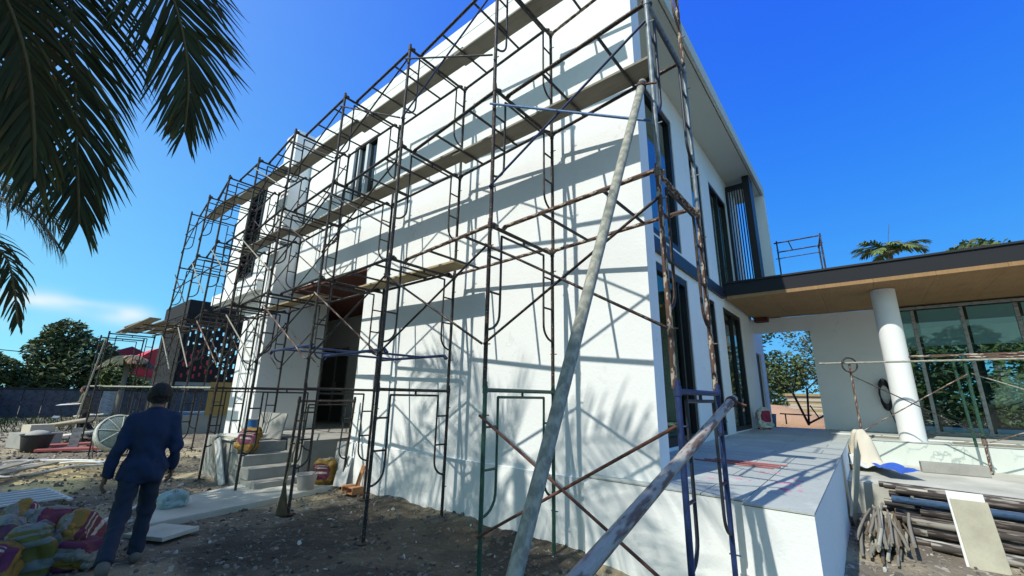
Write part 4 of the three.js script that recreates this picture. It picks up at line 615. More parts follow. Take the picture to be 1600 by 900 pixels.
function sackGeo(w, h, d, sd) {
  const g = new THREE.SphereGeometry(1, 56, 40), p = g.attributes.position, sg = (v, e) => Math.sign(v) * Math.pow(Math.abs(v), e);
  for (let i = 0; i < p.count; i++) { let x = p.getX(i), y = p.getY(i), z = p.getZ(i); const a = sg(x, 0.55), b = sg(y, 0.5), c = sg(z, 0.8), cr = (fbm3(x * 2.2 + sd, y * 2.2, z * 2.2, 3) - 0.5), fi = (fbm3(x * 6 + sd, y * 6, z * 6 + 4, 2) - 0.5), ri = 1 - Math.abs(fbm3(x * 3.0 + sd, y * 3.0 + 8, z * 3.0, 2) - 0.5) * 6, r2 = 1 - Math.abs(fbm3(x * 7 + sd, y * 7 + 3, z * 7, 2) - 0.5) * 6; const k = 1 + 0.75 * cr + 0.2 * fi + 0.10 * ri + 0.05 * r2, pinch = 1 - 0.5 * Math.pow(Math.abs(b), 5); p.setXYZ(i, a * w / 2 * k * (1 - 0.1 * Math.pow(Math.abs(b), 4)), b * h / 2 * (1 + 0.1 * cr), c * d / 2 * k * pinch); }
  g.computeVertexNormals(); const nn = g.attributes.normal, q = []; const rg = (x, y, z, f) => 1 - 2 * Math.abs(2 * fbm3(x * f + sd * 3, y * f + 5, z * f + 11, 2) - 1);
  for (let i = 0; i < p.count; i++) { const x = p.getX(i), y = p.getY(i), z = p.getZ(i), k = (0.035 * rg(x, y, z, 5.5) + 0.016 * rg(x, y, z, 13)) * Math.min(1, h / 0.4); q.push(x + nn.getX(i) * k, y + nn.getY(i) * k, z + nn.getZ(i) * k); }
  for (let i = 0; i < p.count; i++) p.setXYZ(i, q[3 * i], q[3 * i + 1], q[3 * i + 2]);
  for (let j = 0; j <= 40; j++) { const a = j * 57, b = a + 56; p.setXYZ(b, p.getX(a), p.getY(a), p.getZ(a)); }
  g.computeVertexNormals(); return g;
}
const sackSpots = [ // x, z, y of the centre, w, h, d, tilt x, tilt z, turn, material, words
  [-5.85, -0.28, 0.2, 0.46, 0.62, 0.24, -1.0, 0.1, 1.2, 0, 'yellow sack with magenta ovals in the foreground, lowest of the heap'], [-6.2, -0.62, 0.28, 0.4, 0.56, 0.2, 0.1, 0.1, 1.4, 2, 'upright sack with yellow and grey stripes beside the man'], [-6.65, -0.3, 0.42, 0.44, 0.58, 0.26, -0.9, 0.3, 0.7, 3, 'crumpled pale sack with purple band on the heap'], [-6.9, -0.78, 0.42, 0.42, 0.56, 0.22, -0.7, -0.4, 2.0, 1, 'white sack with dark magenta square on top of the heap'],
  [-6.55, -1.02, 0.3, 0.4, 0.55, 0.24, -0.5, 0.5, 2.6, 0, 'yellow sack slumped at the right end of the heap'], [-7.3, -0.35, 0.3, 0.46, 0.6, 0.26, -1.3, 0.2, 0.2, 1, 'white and magenta sack lying at the back of the heap'], [-7.25, -0.95, 0.3, 0.42, 0.58, 0.22, -1.1, -0.2, 1.7, 3, 'pale crumpled sack at the back right of the heap'], [-6.3, 0.1, 0.25, 0.44, 0.6, 0.26, -1.2, -0.3, 0.5, 3, 'purple and white sack at the left edge of the heap'],
  [-6.75, -0.55, 0.15, 0.5, 0.66, 0.26, -1.5, 0, 0.9, 2, 'striped sack lying flat under the others'], [-6.2, -1.0, 0.14, 0.42, 0.56, 0.22, -1.45, 0.1, 2.2, 1, 'flattened white sack at the foot of the heap by the man'], [-7.6, -0.6, 0.42, 0.4, 0.5, 0.24, -0.5, 0.6, 2.9, 0, 'yellow and magenta sack at the top back of the heap'], [-5.95, 0.25, 0.15, 0.46, 0.6, 0.24, -1.5, 0.1, 0.2, 1, 'magenta printed sack cut by the left edge']];
sackSpots.forEach(([x, z, y, w, h, d, tx, tz, ty, m, l], i) => { const s = mesh('cement_sack', sackGeo(w * 0.86, h * 0.86, d * 0.8, i * 7.3), sackMats[m], null, [-6.1 + (x + 6.2) * 0.62, 0.03 + y * 0.5, -0.42 + (z + 0.5) * 0.9]); s.rotation.set(tx, ty, tz, 'YXZ'); tag(s, 'crumpled ' + l.replace('crumpled ', ''), 'sack', 'cement sacks heaped on the left'); });

// ---------------------------------------------------------------- yard clutter on the left
{ // round drum of a cement mixer tilted on its stand
  const o = thing('mixer_drum', 'pale round drum with ribbed lid tilted on a metal stand behind the man', 'drum', [-14.9, 0, -2.25], 0);
  const g = new THREE.LatheGeometry([[0.02, -0.36], [0.3, -0.33], [0.48, -0.2], [0.55, 0.0], [0.54, 0.16], [0.56, 0.17], [0.56, 0.21], [0.52, 0.21]].map(q => new THREE.Vector2(...q)), 40); const pale = std({ color: lin(0.56, 0.59, 0.54), roughness: 0.6, map: rep(T.grain, 4, 2) });
  o.scale.setScalar(0.8); const b = mesh('bowl', g, pale, o, [0, 0.66, 0]); b.quaternion.setFromUnitVectors(UP, V(0.77 * 0.6 + 0.98 * 0.62, 0.42, -0.64 * 0.6 + 0.15).normalize());
  mesh('lid', new THREE.SphereGeometry(1.15, 36, 8, 0, 7, 0, 0.47).translate(0, -1.15 * Math.cos(0.47) + 0.19, 0), std({ color: lin(0.20, 0.26, 0.24), roughness: 0.25, map: rep(T.grain, 3, 3) }), b);
  for (let k = 0; k < 8; k++) { const q = []; for (let s = 0; s <= 8; s++) { const a = 0.47 * s / 8; q.push(V(1.155 * Math.sin(a) * Math.cos(k * Math.PI / 4), -1.15 * Math.cos(0.47) + 0.195 + 1.155 * Math.cos(a), 1.155 * Math.sin(a) * Math.sin(k * Math.PI / 4))); } mesh('rib', new THREE.TubeGeometry(new THREE.CatmullRomCurve3(q), 10, 0.012, 5), pale, b); }
  for (const s of [-1, 1]) { bar(o, 'leg', [-0.45, 0.0, s * 0.45], [-0.1, 0.62, s * 0.5], 0.02, M.steel); bar(o, 'leg', [0.4, 0.0, s * 0.45], [-0.1, 0.62, s * 0.5], 0.02, M.steel); } bar(o, 'axle', [-0.1, 0.62, -0.52], [-0.1, 0.62, 0.52], 0.02, M.steel);
}
{ const o = thing('black_tub', 'black rubber tub with rubble on the left', 'tub', [-17.2, 0, -1.05]); o.scale.setScalar(0.68); mesh('tub_wall', new THREE.LatheGeometry([[0.0, 0.01], [0.36, 0.01], [0.46, 0.62], [0.49, 0.62], [0.49, 0.65], [0.44, 0.64], [0.34, 0.05], [0, 0.05]].map(q => new THREE.Vector2(...q)), 28), std({ color: lin(0.03, 0.03, 0.032), roughness: 0.8 }), o); mesh('rubble', new THREE.DodecahedronGeometry(0.36, 1).scale(1, 0.5, 1), M.conc, o, [0, 0.62, 0]); }
const flat = (name, w, h, d, p, rot, m, label, cat, group) => { const q = mesh(name, rbox(w, h, d, Math.min(0.006, h / 3)), m, null, p); q.rotation.set(...rot); return tag(q, label, cat, group); };
M.creamB = std({ color: lin(0.50, 0.45, 0.36), roughness: 0.9 }); M.redB = std({ color: lin(0.35, 0.10, 0.09), roughness: 0.8 });
flat('wooden_crate', 0.5, 0.22, 0.5, [-18.6, 0.5, -1.1], [0, 0.3, 0.02], M.creamB, 'cream box resting on the boards behind the black tub', 'box');
flat('block_pile', 0.9, 0.4, 0.8, [-18.6, 0.19, -1.1], [0, 0.3, 0], M.conc, 'concrete block pile behind the black tub', 'block');
flat('upright_board', 0.2, 0.62, 0.05, [-17.0, 0.27, -1.75], [-0.15, 1.3, 0.1], M.alu, 'grey board leaning beside the black tub', 'board');
flat('cream_board', 2.4, 0.05, 0.9, [-20.2, 0.55, -1.9], [0.02, 0.5, 0.14], M.creamB, 'cream sheet sagging on the debris pile at left', 'board');
flat('cream_board', 1.8, 0.05, 1.0, [-19.4, 0.35, -2.5], [0.1, 1.2, 0.1], M.board, 'white sheet at the right end of the debris pile', 'board');
flat('pale_board', 1.6, 0.06, 0.5, [-19.9, 0.2, -3.0], [0.05, 0.8, 0.03], M.board, 'white board lying lowest in front of the far worker', 'board');
flat('red_board', 1.9, 0.06, 0.35, [-17.6, 0.1, -2.0], [0, 1.35, 0.02], M.redB, 'dull red board lying in front of the debris pile', 'board');
flat('red_board', 1.3, 0.06, 0.4, [-16.7, 0.06, -1.7], [0, 1.2, 0], M.redB, 'shorter red board nearest the black tub', 'board');
for (const [k, w] of [[0, 'lowest'], [1, 'second'], [2, 'third'], [3, 'uppermost']]) flat('long_board', 0.22, 0.03, 3.2, [-13.6 + 0.55 * k, 0.05 + 0.03 * k, 0.15 - 0.12 * k], [0, 1.5 - 0.18 * k, 0], M.plank, `long dark board on the soil at the left edge, ${w} of four`, 'board', 'boards at the left edge');
{ const o = thing('slatted_panel', 'white slatted panel lying on the ground at left', 'panel', [-9.75, 0.02, -0.45], 0.15); for (let k = 0; k < 6; k++) mesh('slat', rbox(0.05, 0.03, 1.3), M.alw, o, [-0.6 + k * 0.2, 0.05, 0.1]); for (const z of [-0.56, 0.76]) mesh('rail', rbox(1.25, 0.03, 0.06), M.alw, o, [-0.1, 0.03, z]); }
{ const q = []; for (let k = 0; k < 26; k++) { const x = -15.2 + 0.1 * k + 0.5 * Math.sin(k * 0.7), z = -1.2 + 0.8 * Math.sin(k * 0.42); q.push(V(x, groundY(x, z) + 0.03, z)); } tag(mesh('hose', new THREE.TubeGeometry(new THREE.CatmullRomCurve3(q), 160, 0.022, 6), M.alw), 'white hose curling over the sandy ground', 'hose'); }
tag(bar(null, 'white_tube', [-7.5, 0.04, -1.15], [-8.3, 0.05, -1.75], 0.022, M.alw), 'white tube lying behind the walking man', 'tube');
flat('thin_slab', 0.62, 0.045, 0.42, [-6.62, 0.03, -1.62], [0.02, 0.4, 0.03], M.concL, 'small thin concrete slab beside the path', 'slab');
{ const o = thing('rubbish_bag', 'pale blue plastic bundle lying on the path slab', 'bundle', [-7.75, 0.07, -1.95]); mesh('bundle', sackGeo(0.26, 0.3, 0.17, 3), std({ color: lin(0.30, 0.42, 0.42), roughness: 0.6 }), o, [0, 0.08, 0]).rotation.set(-1.4, 0, 0); mesh('knot', sackGeo(0.07, 0.1, 0.06, 9), std({ color: lin(0.35, 0.36, 0.33), roughness: 0.8 }), o, [0.03, 0.17, 0]); }
// ---------------------------------------------------------------- things around the steps
{ const o = thing('broom', 'straw broom leaning against the scaffold by the path', 'broom', [-6.55, 0, -2.93]); bar(o, 'handle', [0, 0.4, 0], [0.06, 1.35, -0.1], 0.011, M.plankY); const g = new THREE.ConeGeometry(0.14, 0.46, 14, 4, true); const p = g.attributes.position; for (let i = 0; i < p.count; i++) { p.setX(i, p.getX(i) * (0.9 + 0.3 * hash3(i, 1, 1))); p.setZ(i, p.getZ(i) * 0.4); } g.computeVertexNormals(); mesh('bristles', g, std({ color: lin(0.09, 0.065, 0.035), roughness: 1, side: THREE.DoubleSide }), o, [0, 0.23, 0]); }
{ const o = thing('bucket', 'pale plastic bucket on the path in front of the steps', 'bucket', [-7.55, 0.06, -3.72]); mesh('pail', new THREE.LatheGeometry([[0.0, 0.0], [0.12, 0.0], [0.165, 0.24], [0.175, 0.24], [0.175, 0.255], [0.155, 0.25], [0.11, 0.015], [0, 0.015]].map(q => new THREE.Vector2(...q)), 26), std({ color: lin(0.40, 0.38, 0.36), roughness: 0.5 }), o); mesh('handle', new THREE.TorusGeometry(0.165, 0.005, 6, 24, Math.PI), M.steel2, o, [0, 0.25, 0]).rotation.x = -1.2; }
tag(mesh('cement_sack', sackGeo(0.3, 0.42, 0.16, 33), sackMats[0], null, [-7.72, 0.27, -4.12]), 'printed yellow sack standing by the porch side, beside the bucket', 'sack', 'cement sacks near the steps').rotation.y = 0.6;
{ const s = mesh('cement_sack', sackGeo(0.3, 0.4, 0.16, 38), sackMats[0], null, [-9.0, 0.78, -3.25]); s.rotation.set(-0.4, 0.8, 0.2); tag(s, 'yellow and magenta sack lying on the upper step', 'sack', 'cement sacks near the steps'); }
{ const o = thing('paint_can', 'small blue paint can on the upper step', 'can', [-9.15, 0.73, -3.3]); mesh('can_body', new THREE.CylinderGeometry(0.1, 0.1, 0.22, 22), std({ color: lin(0.03, 0.16, 0.42), roughness: 0.4 }), o, [0, 0.28, 0]); mesh('lid', new THREE.CylinderGeometry(0.104, 0.104, 0.02, 22), M.alu, o, [0, 0.395, 0]); }
for (let k = 0; k < 3; k++) flat('tile_stack', 0.8 - 0.06 * k, 0.03, 0.6, [-9.75 + 0.05 * k, 0.745 + 0.033 * k, -3.36], [0, 0.1 * k, 0], k === 1 ? M.creamB : M.board, `flat board on the landing above the steps, ${['bottom', 'middle', 'top'][k]} of three`, 'board', 'boards on the landing');
for (let k = 0; k < 2; k++) flat('grey_panel', 0.62, 0.5, 0.03, [-10.1 + 0.66 * k, 0.97, -3.86 - 0.02 * k], [-0.16, 0.06 * k, 0.02], M.conc, `grey cement panel leaning on the porch, ${k ? 'right' : 'left'} one`, 'panel', 'grey panels on the landing');
for (let k = 0; k < 2; k++) flat('leaning_plank', 0.14, 0.9, 0.03, [-9.7 + 0.16 * k, 0.36, -3.0], [-0.1, 0.3, 0.55], k ? M.board : M.plank, `${k ? 'pale' : 'dark'} short plank leaning against the landing`, 'plank');
flat('metal_sheet', 0.3, 0.5, 0.02, [-7.4, 0.3, -4.28], [-0.25, 0.2, 0.12], M.alw, 'white sheet leaning on the wall end, lower one', 'sheet');
flat('metal_sheet', 0.26, 0.55, 0.02, [-7.66, 0.5, -4.34], [-0.15, 0.1, 0.12], M.alu, 'grey sheet leaning on the wall end, upper one', 'sheet');
{ const o = thing('brick_pieces', 'orange hollow brick piece beside the white sheet', 'brick', [-6.9, 0.03, -4.2]); const or = std({ color: lin(0.42, 0.20, 0.09), roughness: 0.9 }); for (const [x, y, w, h] of [[0, 0.01, 0.34, 0.02], [0, 0.1, 0.34, 0.02], [-0.16, 0.055, 0.02, 0.07], [0.16, 0.055, 0.02, 0.07], [0, 0.055, 0.02, 0.07]]) mesh('brick_web', rbox(w, h, 0.2, 0.004), or, o, [x, y, 0]); mesh('broken_shard', rbox(0.08, 0.34, 0.03, 0.01), or, o, [0.05, 0.26, -0.1]).rotation.set(-0.2, 0.3, -0.1); }
// ---------------------------------------------------------------- far left background
{ const o = thing('fence_wall', 'long low grey sheet fence across the far left', 'fence', [-36, 0, -3]); for (let k = 0; k < 26; k++) { const m = mesh('fence_sheet', rbox(0.04, 1.5, 0.78, 0.01), k % 7 === 2 ? M.alu : std({ color: lin(0.075 + 0.03 * hash3(k, 1, 1), 0.085, 0.09), roughness: 0.9, map: rep(T.grain, 1, 1) }), o, [0.015 * (k % 2), 0.75, 11 - k * 0.8]); } mesh('fence_rail', rbox(0.1, 0.09, 21, 0.01), M.black, o, [0, 1.55, 1]); }
{ const R = std({ color: lin(0.55, 0.03, 0.028), roughness: 0.6 }), o = thing('red_roof_building', 'low building with a red barrel roof beyond the fence', 'building', [-44, 0, -9]); mesh('wall', cbox(-2, 0, 0, 2.6, -3.4, 3.2), M.greywall, o); const g = new THREE.CylinderGeometry(2.5, 2.5, 4, 30, 1, false, 0, Math.PI); g.rotateZ(Math.PI / 2); mesh('barrel_roof', g, R, o, [-1.6, 2.7, -0.4]).scale.set(1, 1, 1.15); mesh('eave', cbox(-2.4, 0.6, 2.6, 2.75, -4, 3.6), R, o); for (let k = 0; k < 4; k++) mesh('window', cbox(-0.02, 0.03, 1.0, 2.0, -2.6 + k * 1.5, -1.6 + k * 1.5), M.black, o); }
{ const R = std({ color: lin(0.16, 0.012, 0.025), roughness: 0.6 }), o = thing('red_roof_building', 'house with a darker red gabled roof beyond the fence', 'building', [-50, 0, -7.2]); mesh('wall', cbox(-2, 0, 0, 4.0, -2.4, 2.0), M.white, o); const s = new THREE.Shape([[-2.8, 4.0], [2.6, 4.0], [0, 5.3]].map(q => new THREE.Vector2(...q))); const g = new THREE.ExtrudeGeometry(s, { depth: 3, bevelEnabled: false }); g.rotateY(Math.PI / 2); mesh('roof', g, R, o, [-2.6, 0, 0]); }
{ const o = thing('shed', 'small grey shed with pitched roof at the far left edge', 'shed', [-34.5, 0, 1.6]); mesh('wall', cbox(-1, 1, 0, 1.4, -1.4, 1.6), M.alu, o); const s = new THREE.Shape([[-1.8, 1.4], [1.9, 1.4], [0, 2.1]].map(q => new THREE.Vector2(...q))); const g = new THREE.ExtrudeGeometry(s, { depth: 2.6, bevelEnabled: false }); g.rotateY(Math.PI / 2); mesh('roof', g, std({ color: lin(0.16, 0.17, 0.17), roughness: 0.8 }), o, [-1.3, 0, 0]); }
{ const n = 5000, g = new THREE.BufferGeometry(); g.setAttribute('position', new THREE.Float32BufferAttribute([-0.03, 0, 0, 0.03, 0, 0, 0.06, 0.5, 0.08], 3)); g.setIndex([0, 1, 2]); g.computeVertexNormals(); const im = new THREE.InstancedMesh(g, std({ color: lin(0.045, 0.065, 0.015), roughness: 1, side: THREE.DoubleSide }), n); im.name = 'weeds'; const m4 = new THREE.Matrix4(), q = new THREE.Quaternion(), e = new THREE.Euler(); for (let k = 0; k < n; k++) { const x = rr(-35, -24.5), z = rr(-9, 8), s = rr(0.3, 1.1) * (0.2 + fbm3(x * 0.4, 1, z * 0.4, 3)); e.set(rr(-0.4, 0.4), rnd() * 6.3, rr(-0.4, 0.4)); q.setFromEuler(e); m4.compose(V(x, groundY(x, z) - 0.02, z), q, V(s, s, s)); im.setMatrixAt(k, m4); } scene.add(im); tag(im, 'green weeds growing along the far fence', 'weeds', null, 'stuff'); }
tag(bar(null, 'power_cable', [-48, 5.0, 14], [-48, 3.9, -6], 0.03, M.black), 'black cable strung across the sky at far left', 'cable');
for (let k = 0; k < 10; k++) { const s = rr(0.4, 1.1); flat('rubble_slab', s, 0.06, s * rr(0.4, 0.8), [rr(-33, -23), 0.12 + rr(0, 0.25), rr(-6, -1)], [rr(-0.25, 0.25), rnd() * 3, rr(-0.25, 0.25)], pick([M.board, M.creamB, M.alu, M.concL]), 'broken board or slab strewn before the far fence', 'rubble slab', 'slabs strewn before the fence'); }

// ---------------------------------------------------------------- right: pipes, stakes, boards, trestle
{
  T.pipe = tex(128, 512, (u, v) => { const n = tn(u, v, 6, 5, 131), c = sstep(0.46, 0.62, tn(u, v, 8, 4, 133)); return mix3(mix3([0.035, 0.032, 0.03], [0.11, 0.09, 0.075], n), [0.36, 0.35, 0.31], c * 0.85); }); const pm = (t, x, y, c) => std({ map: rep(t, x, y), color: lin(...c), roughness: 0.85 }); const mats = [pm(T.pipe, 1, 10, [1, 1, 1]), pm(T.pipe, 1, 8, [0.55, 0.5, 0.47]), pm(T.pipe, 1, 9, [1.35, 1.35, 1.3]), pm(T.galv, 1, 12, [1, 1, 1]), pm(T.pipe, 2, 12, [0.35, 0.3, 0.28]), pm(T.pipe, 1, 13, [0.8, 0.78, 0.74])], bluePipe = pm(T.grain, 1, 12, [0.03, 0.075, 0.15]), mw = ['mud-stained', 'brown', 'pale mud-caked', 'grey galvanised', 'dark rusty', 'dull stained']; const dirZ = 0.16; let id = 0;
  const rows = []; for (let l = 0; l < 6; l++) for (let z = -7.34 - 0.175 * l - 0.02 * (l % 2); z > -8.72; z -= 0.104) rows.push([rr(-0.1, 0.14) * (1 + 0.4 * l), z, 0.042 + 0.086 * l]);
  const ord = ['first', 'second', 'third', 'fourth', 'fifth', 'sixth', 'seventh', 'eighth', 'ninth', 'tenth', 'eleventh', 'twelfth', 'thirteenth', 'fourteenth', 'fifteenth', 'sixteenth', 'last'], lay = ['bottom', 'second', 'third', 'fourth', 'fifth', 'sixth', 'top'], cnt = {};
  for (const [dx, z, y] of rows) {
    const x0 = 0.12 + dx + rr(-0.08, 0.08), L = rr(4.6, 5.2), r = rr(0.036, 0.047), mi = [0, 1, 2, 4, 5, 3, 4, 0, 1, 5, 2][id % 11], ly = Math.round((y - 0.042) / 0.086), m = ly === 4 && !cnt[4] ? bluePipe : mats[mi], n = cnt[ly] = (cnt[ly] || 0) + 1;
    const g = new THREE.LatheGeometry([[r - 0.005, -L / 2], [r, -L / 2], [r, L / 2], [r - 0.005, L / 2], [r - 0.005, -L / 2]].map(q => new THREE.Vector2(...q)), 16);
    const o = mesh('steel_pipe', g, m, null, [x0 + L / 2, y + rr(-0.004, 0.012), z + L / 2 * dirZ]); o.rotation.set(0, -Math.atan(dirZ) + rr(-0.02, 0.02), Math.PI / 2 + rr(-0.006, 0.006), 'YXZ'); id++;
    tag(o, `${m === bluePipe ? 'blue' : mw[mi]} steel pipe in the stack at right, ${ord[n - 1]} of the ${lay[ly]} layer`, 'pipe', 'steel pipes stacked at the right');
  }
}
{ // wooden stakes heaped between the terrace and the pipes
  for (let k = 0; k < 46; k++) {
    const x = -0.36 + 0.44 * hash3(k, 3, 9) + 0.02 * (k % 5), z0 = -8.1 - 0.5 * rnd(), z1 = -6.15 - 0.7 * rnd(), y = 0.04 + 0.035 * Math.floor(k / 11), L = V(x + rr(-0.08, 0.12), y + rr(0.0, 0.16), z0), B = V(x + rr(-0.12, 0.14), y, z1), d = B.clone().sub(L), r = rr(0.012, 0.021);
    const g = new THREE.CylinderGeometry(r, r * 0.8, d.length() * rr(0.5, 1), 7, 3), p = g.attributes.position; for (let i = 0; i < p.count; i++) p.setX(i, p.getX(i) + 0.012 * Math.sin(p.getY(i) * 3 + k)); g.computeVertexNormals();
    const o = mesh('wooden_stake', g, pick([M.plank, M.boardG, M.plank, M.plankD]), null, [(L.x + B.x) / 2, (L.y + B.y) / 2, (L.z + B.z) / 2]); o.quaternion.setFromUnitVectors(UP, d.normalize()); tag(o, 'rough wooden stake in the heap beside the terrace', 'stake', 'wooden stakes heaped beside the terrace');
  }
}
flat('wall_board', 0.3, 0.76, 0.012, [0.68, 0.345, -7.02], [-0.42, 0.1, 0.02], M.alw, 'white board leaning on the pipe stack, behind the beige one', 'board');
flat('wall_board', 0.3, 0.68, 0.012, [0.7, 0.31, -6.98], [-0.42, 0.12, 0.03], M.boardG, 'beige fibre board leaning on the pipe stack, the front one', 'board');
flat('side_board', 0.03, 1.15, 0.5, [-0.32, 0.5, -8.3], [-0.55, 0.0, -0.16], M.boardG, 'dark-edged board leaning between terrace side and lower slab', 'board');
{ const o = thing('hollow_block', 'grey concrete block with four holes lying on the lower slab', 'block', [0.98, 0.46, -11.2], 0.06); const s = new THREE.Shape([[-0.42, 0], [0.42, 0], [0.42, 0.16], [-0.42, 0.16]].map(q => new THREE.Vector2(...q))); for (let k = 0; k < 4; k++) { const h = new THREE.Path(); h.absellipse(-0.3 + 0.2 * k, 0.08, 0.07, 0.04, 0, 7); s.holes.push(h); } mesh('block_body', muv(new THREE.ExtrudeGeometry(s, { depth: 0.2, bevelEnabled: true, bevelSize: 0.006, bevelThickness: 0.006, bevelSegments: 1 })), M.conc, o); }
// cloths: pale canvas over an offcut and a blue and white tarpaulin
function cloth(w, d, f, nx = 30, nz = 24) { const g = new THREE.PlaneGeometry(w, d, nx, nz); g.rotateX(-Math.PI / 2); const p = g.attributes.position; for (let i = 0; i < p.count; i++) p.setY(i, f(p.getX(i), p.getZ(i))); g.computeVertexNormals(); return g; }
{ const o = thing('tarpaulin', 'crumpled blue and white tarpaulin on the lower slab', 'tarpaulin', [-0.02, 0.452, -10.1], 0.3); const wr = (x, z) => 0.015 + 0.12 * fbm3(x * 4 + 3, 1, z * 4, 3) + 0.05 * Math.abs(Math.sin(9 * x + 4 * z)); mesh('white_side', cloth(1.15, 1.3, (x, z) => wr(x, z)), std({ color: lin(0.62, 0.62, 0.58), roughness: 0.7, side: THREE.DoubleSide }), o, [-0.2, 0, -0.8]); mesh('blue_side', cloth(0.46, 0.7, (x, z) => wr(x + 2, z)), std({ color: lin(0.025, 0.11, 0.52), roughness: 0.55, side: THREE.DoubleSide }), o, [0.16, 0.03, 0.2]); }
{ const o = thing('canvas_sheet', 'cream canvas folded over a bent offcut on the terrace step', 'canvas', [-0.26, 0.46, -10.9], 0.2); const g = cloth(0.72, 0.8, (x, z) => 0.02 + 0.6 * Math.exp(-Math.pow((x - 0.05 - 0.16 * z) / 0.17, 4)) * sstep(0.42, 0.1, Math.abs(z + 0.05)) + 0.22 * Math.exp(-Math.pow((x + 0.24) / 0.07, 2)) + 0.07 * (fbm3(x * 6, 2, z * 6, 3)) + 0.025 * Math.sin(z * 30 + x * 18), 44, 40); mesh('folded_canvas', g, std({ color: lin(0.56, 0.52, 0.42), roughness: 0.9, side: THREE.DoubleSide }), o); mesh('offcut', rbox(0.3, 0.36, 0.06, 0.01), M.boardG, o, [-0.42, 0.18, 0.1]).rotation.z = 0.3; mesh('offcut', rbox(0.12, 0.24, 0.4, 0.01), M.board, o, [-0.2, 0.13, 0.3]); }
{ // trestle: posts, long tubes and crossed braces on the lower slab
  const z = -11.55, P = [0.6, 0.45, z], L = q => [q[0] - P[0], q[1] - P[1], q[2] - P[2]];
  tag(bar(null, 'trestle_tube', [-0.72, 2.46, z + 0.05], [4.2, 2.44, z + 0.05], 0.02, M.galv), 'long pale tube across the trestle in front of the column', 'tube');
  tag(bar(null, 'trestle_tube', [0.75, 2.55, z - 0.02], [4.4, 2.56, z - 0.1], 0.024, M.stain), 'upper stained tube lying along the trestle at right', 'tube');
  tag(bar(null, 'trestle_tube', [1.5, 2.48, z + 0.35], [4.4, 2.42, z + 0.42], 0.024, M.stain), 'lower front stained tube along the trestle at right', 'tube');
  { const o = thing('trestle_post', 'rusty post with a ring at its top before the far wall', 'post', [-0.2, 0.455, z]); bar(o, 'post_tube', [0, 0, 0], [0, 1.98, 0], 0.022, M.stain); const r = mesh('ring', new THREE.TorusGeometry(0.15, 0.016, 8, 30), M.steel2, o, [0, 1.96, 0.04]); r.rotation.y = 0.6; }
  { const o = thing('trestle_post', 'green and rusty double post of the trestle at right', 'post', [1.5, 0.455, z]); bar(o, 'post_tube', [0, 0.55, 0], [0, 2.1, 0], 0.026, M.green); bar(o, 'lower_tube', [0, 0, 0.0], [0, 0.72, 0], 0.021, M.stain); bar(o, 'second_tube', [-0.1, 0.45, -0.1], [-0.14, 2.05, -0.1], 0.022, M.green); bar(o, 'collar', [0, 0.5, 0], [0, 0.6, 0], 0.034, M.stain); }
  { const o = thing('trestle_brace', 'long crossed braces of the trestle before the column', 'cross brace', [0.65, 0.45, z + 0.06]); bar(o, 'brace_tube', [-0.85, 1.75, 0], [0.9, 0.62, 0], 0.011, M.steel); bar(o, 'brace_tube', [-0.85, 0.62, 0.025], [0.85, 1.75, 0.025], 0.011, M.stain); }
  { const o = thing('trestle_brace', 'single braces of the trestle at the right edge', 'cross brace', [2.4, 0.45, z + 0.06]); bar(o, 'brace_tube', [-0.85, 1.75, 0], [0.9, 0.9, 0], 0.011, M.galv); bar(o, 'brace_tube', [-0.85, 0.55, 0.025], [0.9, 1.3, 0.025], 0.011, M.stain); }
}
{ const o = thing('cable_coil', 'black cable coil hung on a bracket on the far white wall', 'cable', [0.36, 2.1, -14.74]); for (let k = 0; k < 6; k++) { const q = []; for (let s = 0; s < 20; s++) { const a = s / 20 * 2 * Math.PI; q.push(V(0.1 * Math.sin(a) * (1 + 0.2 * rnd()), -0.32 + 0.32 * Math.cos(a) + 0.03 * k, 0.02 * k - 0.02)); } mesh('loop', new THREE.TubeGeometry(new THREE.CatmullRomCurve3(q, true), 40, 0.012, 5, true), M.black, o); } bar(o, 'tail', [0.02, -0.6, 0.03], [0.14, -1.12, 0.04], 0.012, M.black); mesh('bracket', rbox(0.2, 0.06, 0.08), M.steel2, o, [0, 0.02, 0]); bar(o, 'stick', [0.1, -0.1, 0.02], [0.22, -1.12, 0.05], 0.03, M.plank); }
// small things on the terrace
{ const y = FY(-13.2); const s = mesh('cement_sack', sackGeo(0.34, 0.52, 0.2, 71), paper('e', x => { x.fillStyle = '#dcdcd6'; x.fillRect(0, 0, 256, 256); x.fillStyle = '#9c1f4d'; x.beginPath(); x.ellipse(64, 110, 26, 26, 0, 0, 7); x.fill(); x.beginPath(); x.ellipse(192, 110, 26, 26, 0, 0, 7); x.fill(); x.fillRect(0, 190, 256, 24); }), null, [-2.22, y + 0.27, -13.3]); s.rotation.y = 0.7; tag(s, 'white sack with a red emblem standing at the end of the terrace', 'sack'); }
{ const o = thing('blue_bucket', 'blue bucket standing at the passage beside the rear door', 'bucket', [-2.3, FY(-14.6), -14.6]); mesh('pail', new THREE.LatheGeometry([[0.0, 0.0], [0.15, 0.0], [0.18, 0.34], [0.19, 0.34], [0.19, 0.36], [0.17, 0.355], [0.14, 0.015], [0, 0.015]].map(q => new THREE.Vector2(...q)), 24), std({ color: lin(0.06, 0.14, 0.26), roughness: 0.5 }), o); }
for (let k = 0; k < 3; k++) { const z = -6.3 - 0.12 * k; tag(bar(null, 'red_rod', [-1.95 + 0.1 * k, FY(z) + 0.012, z], [-1.0 + 0.05 * k, FY(z) + 0.012, z + 0.1 - 0.05 * k], 0.008, M.redB), `thin red rod lying on the terrace tiles, ${['nearest', 'middle', 'farthest'][k]} of three`, 'rod', 'red rods on the terrace'); }
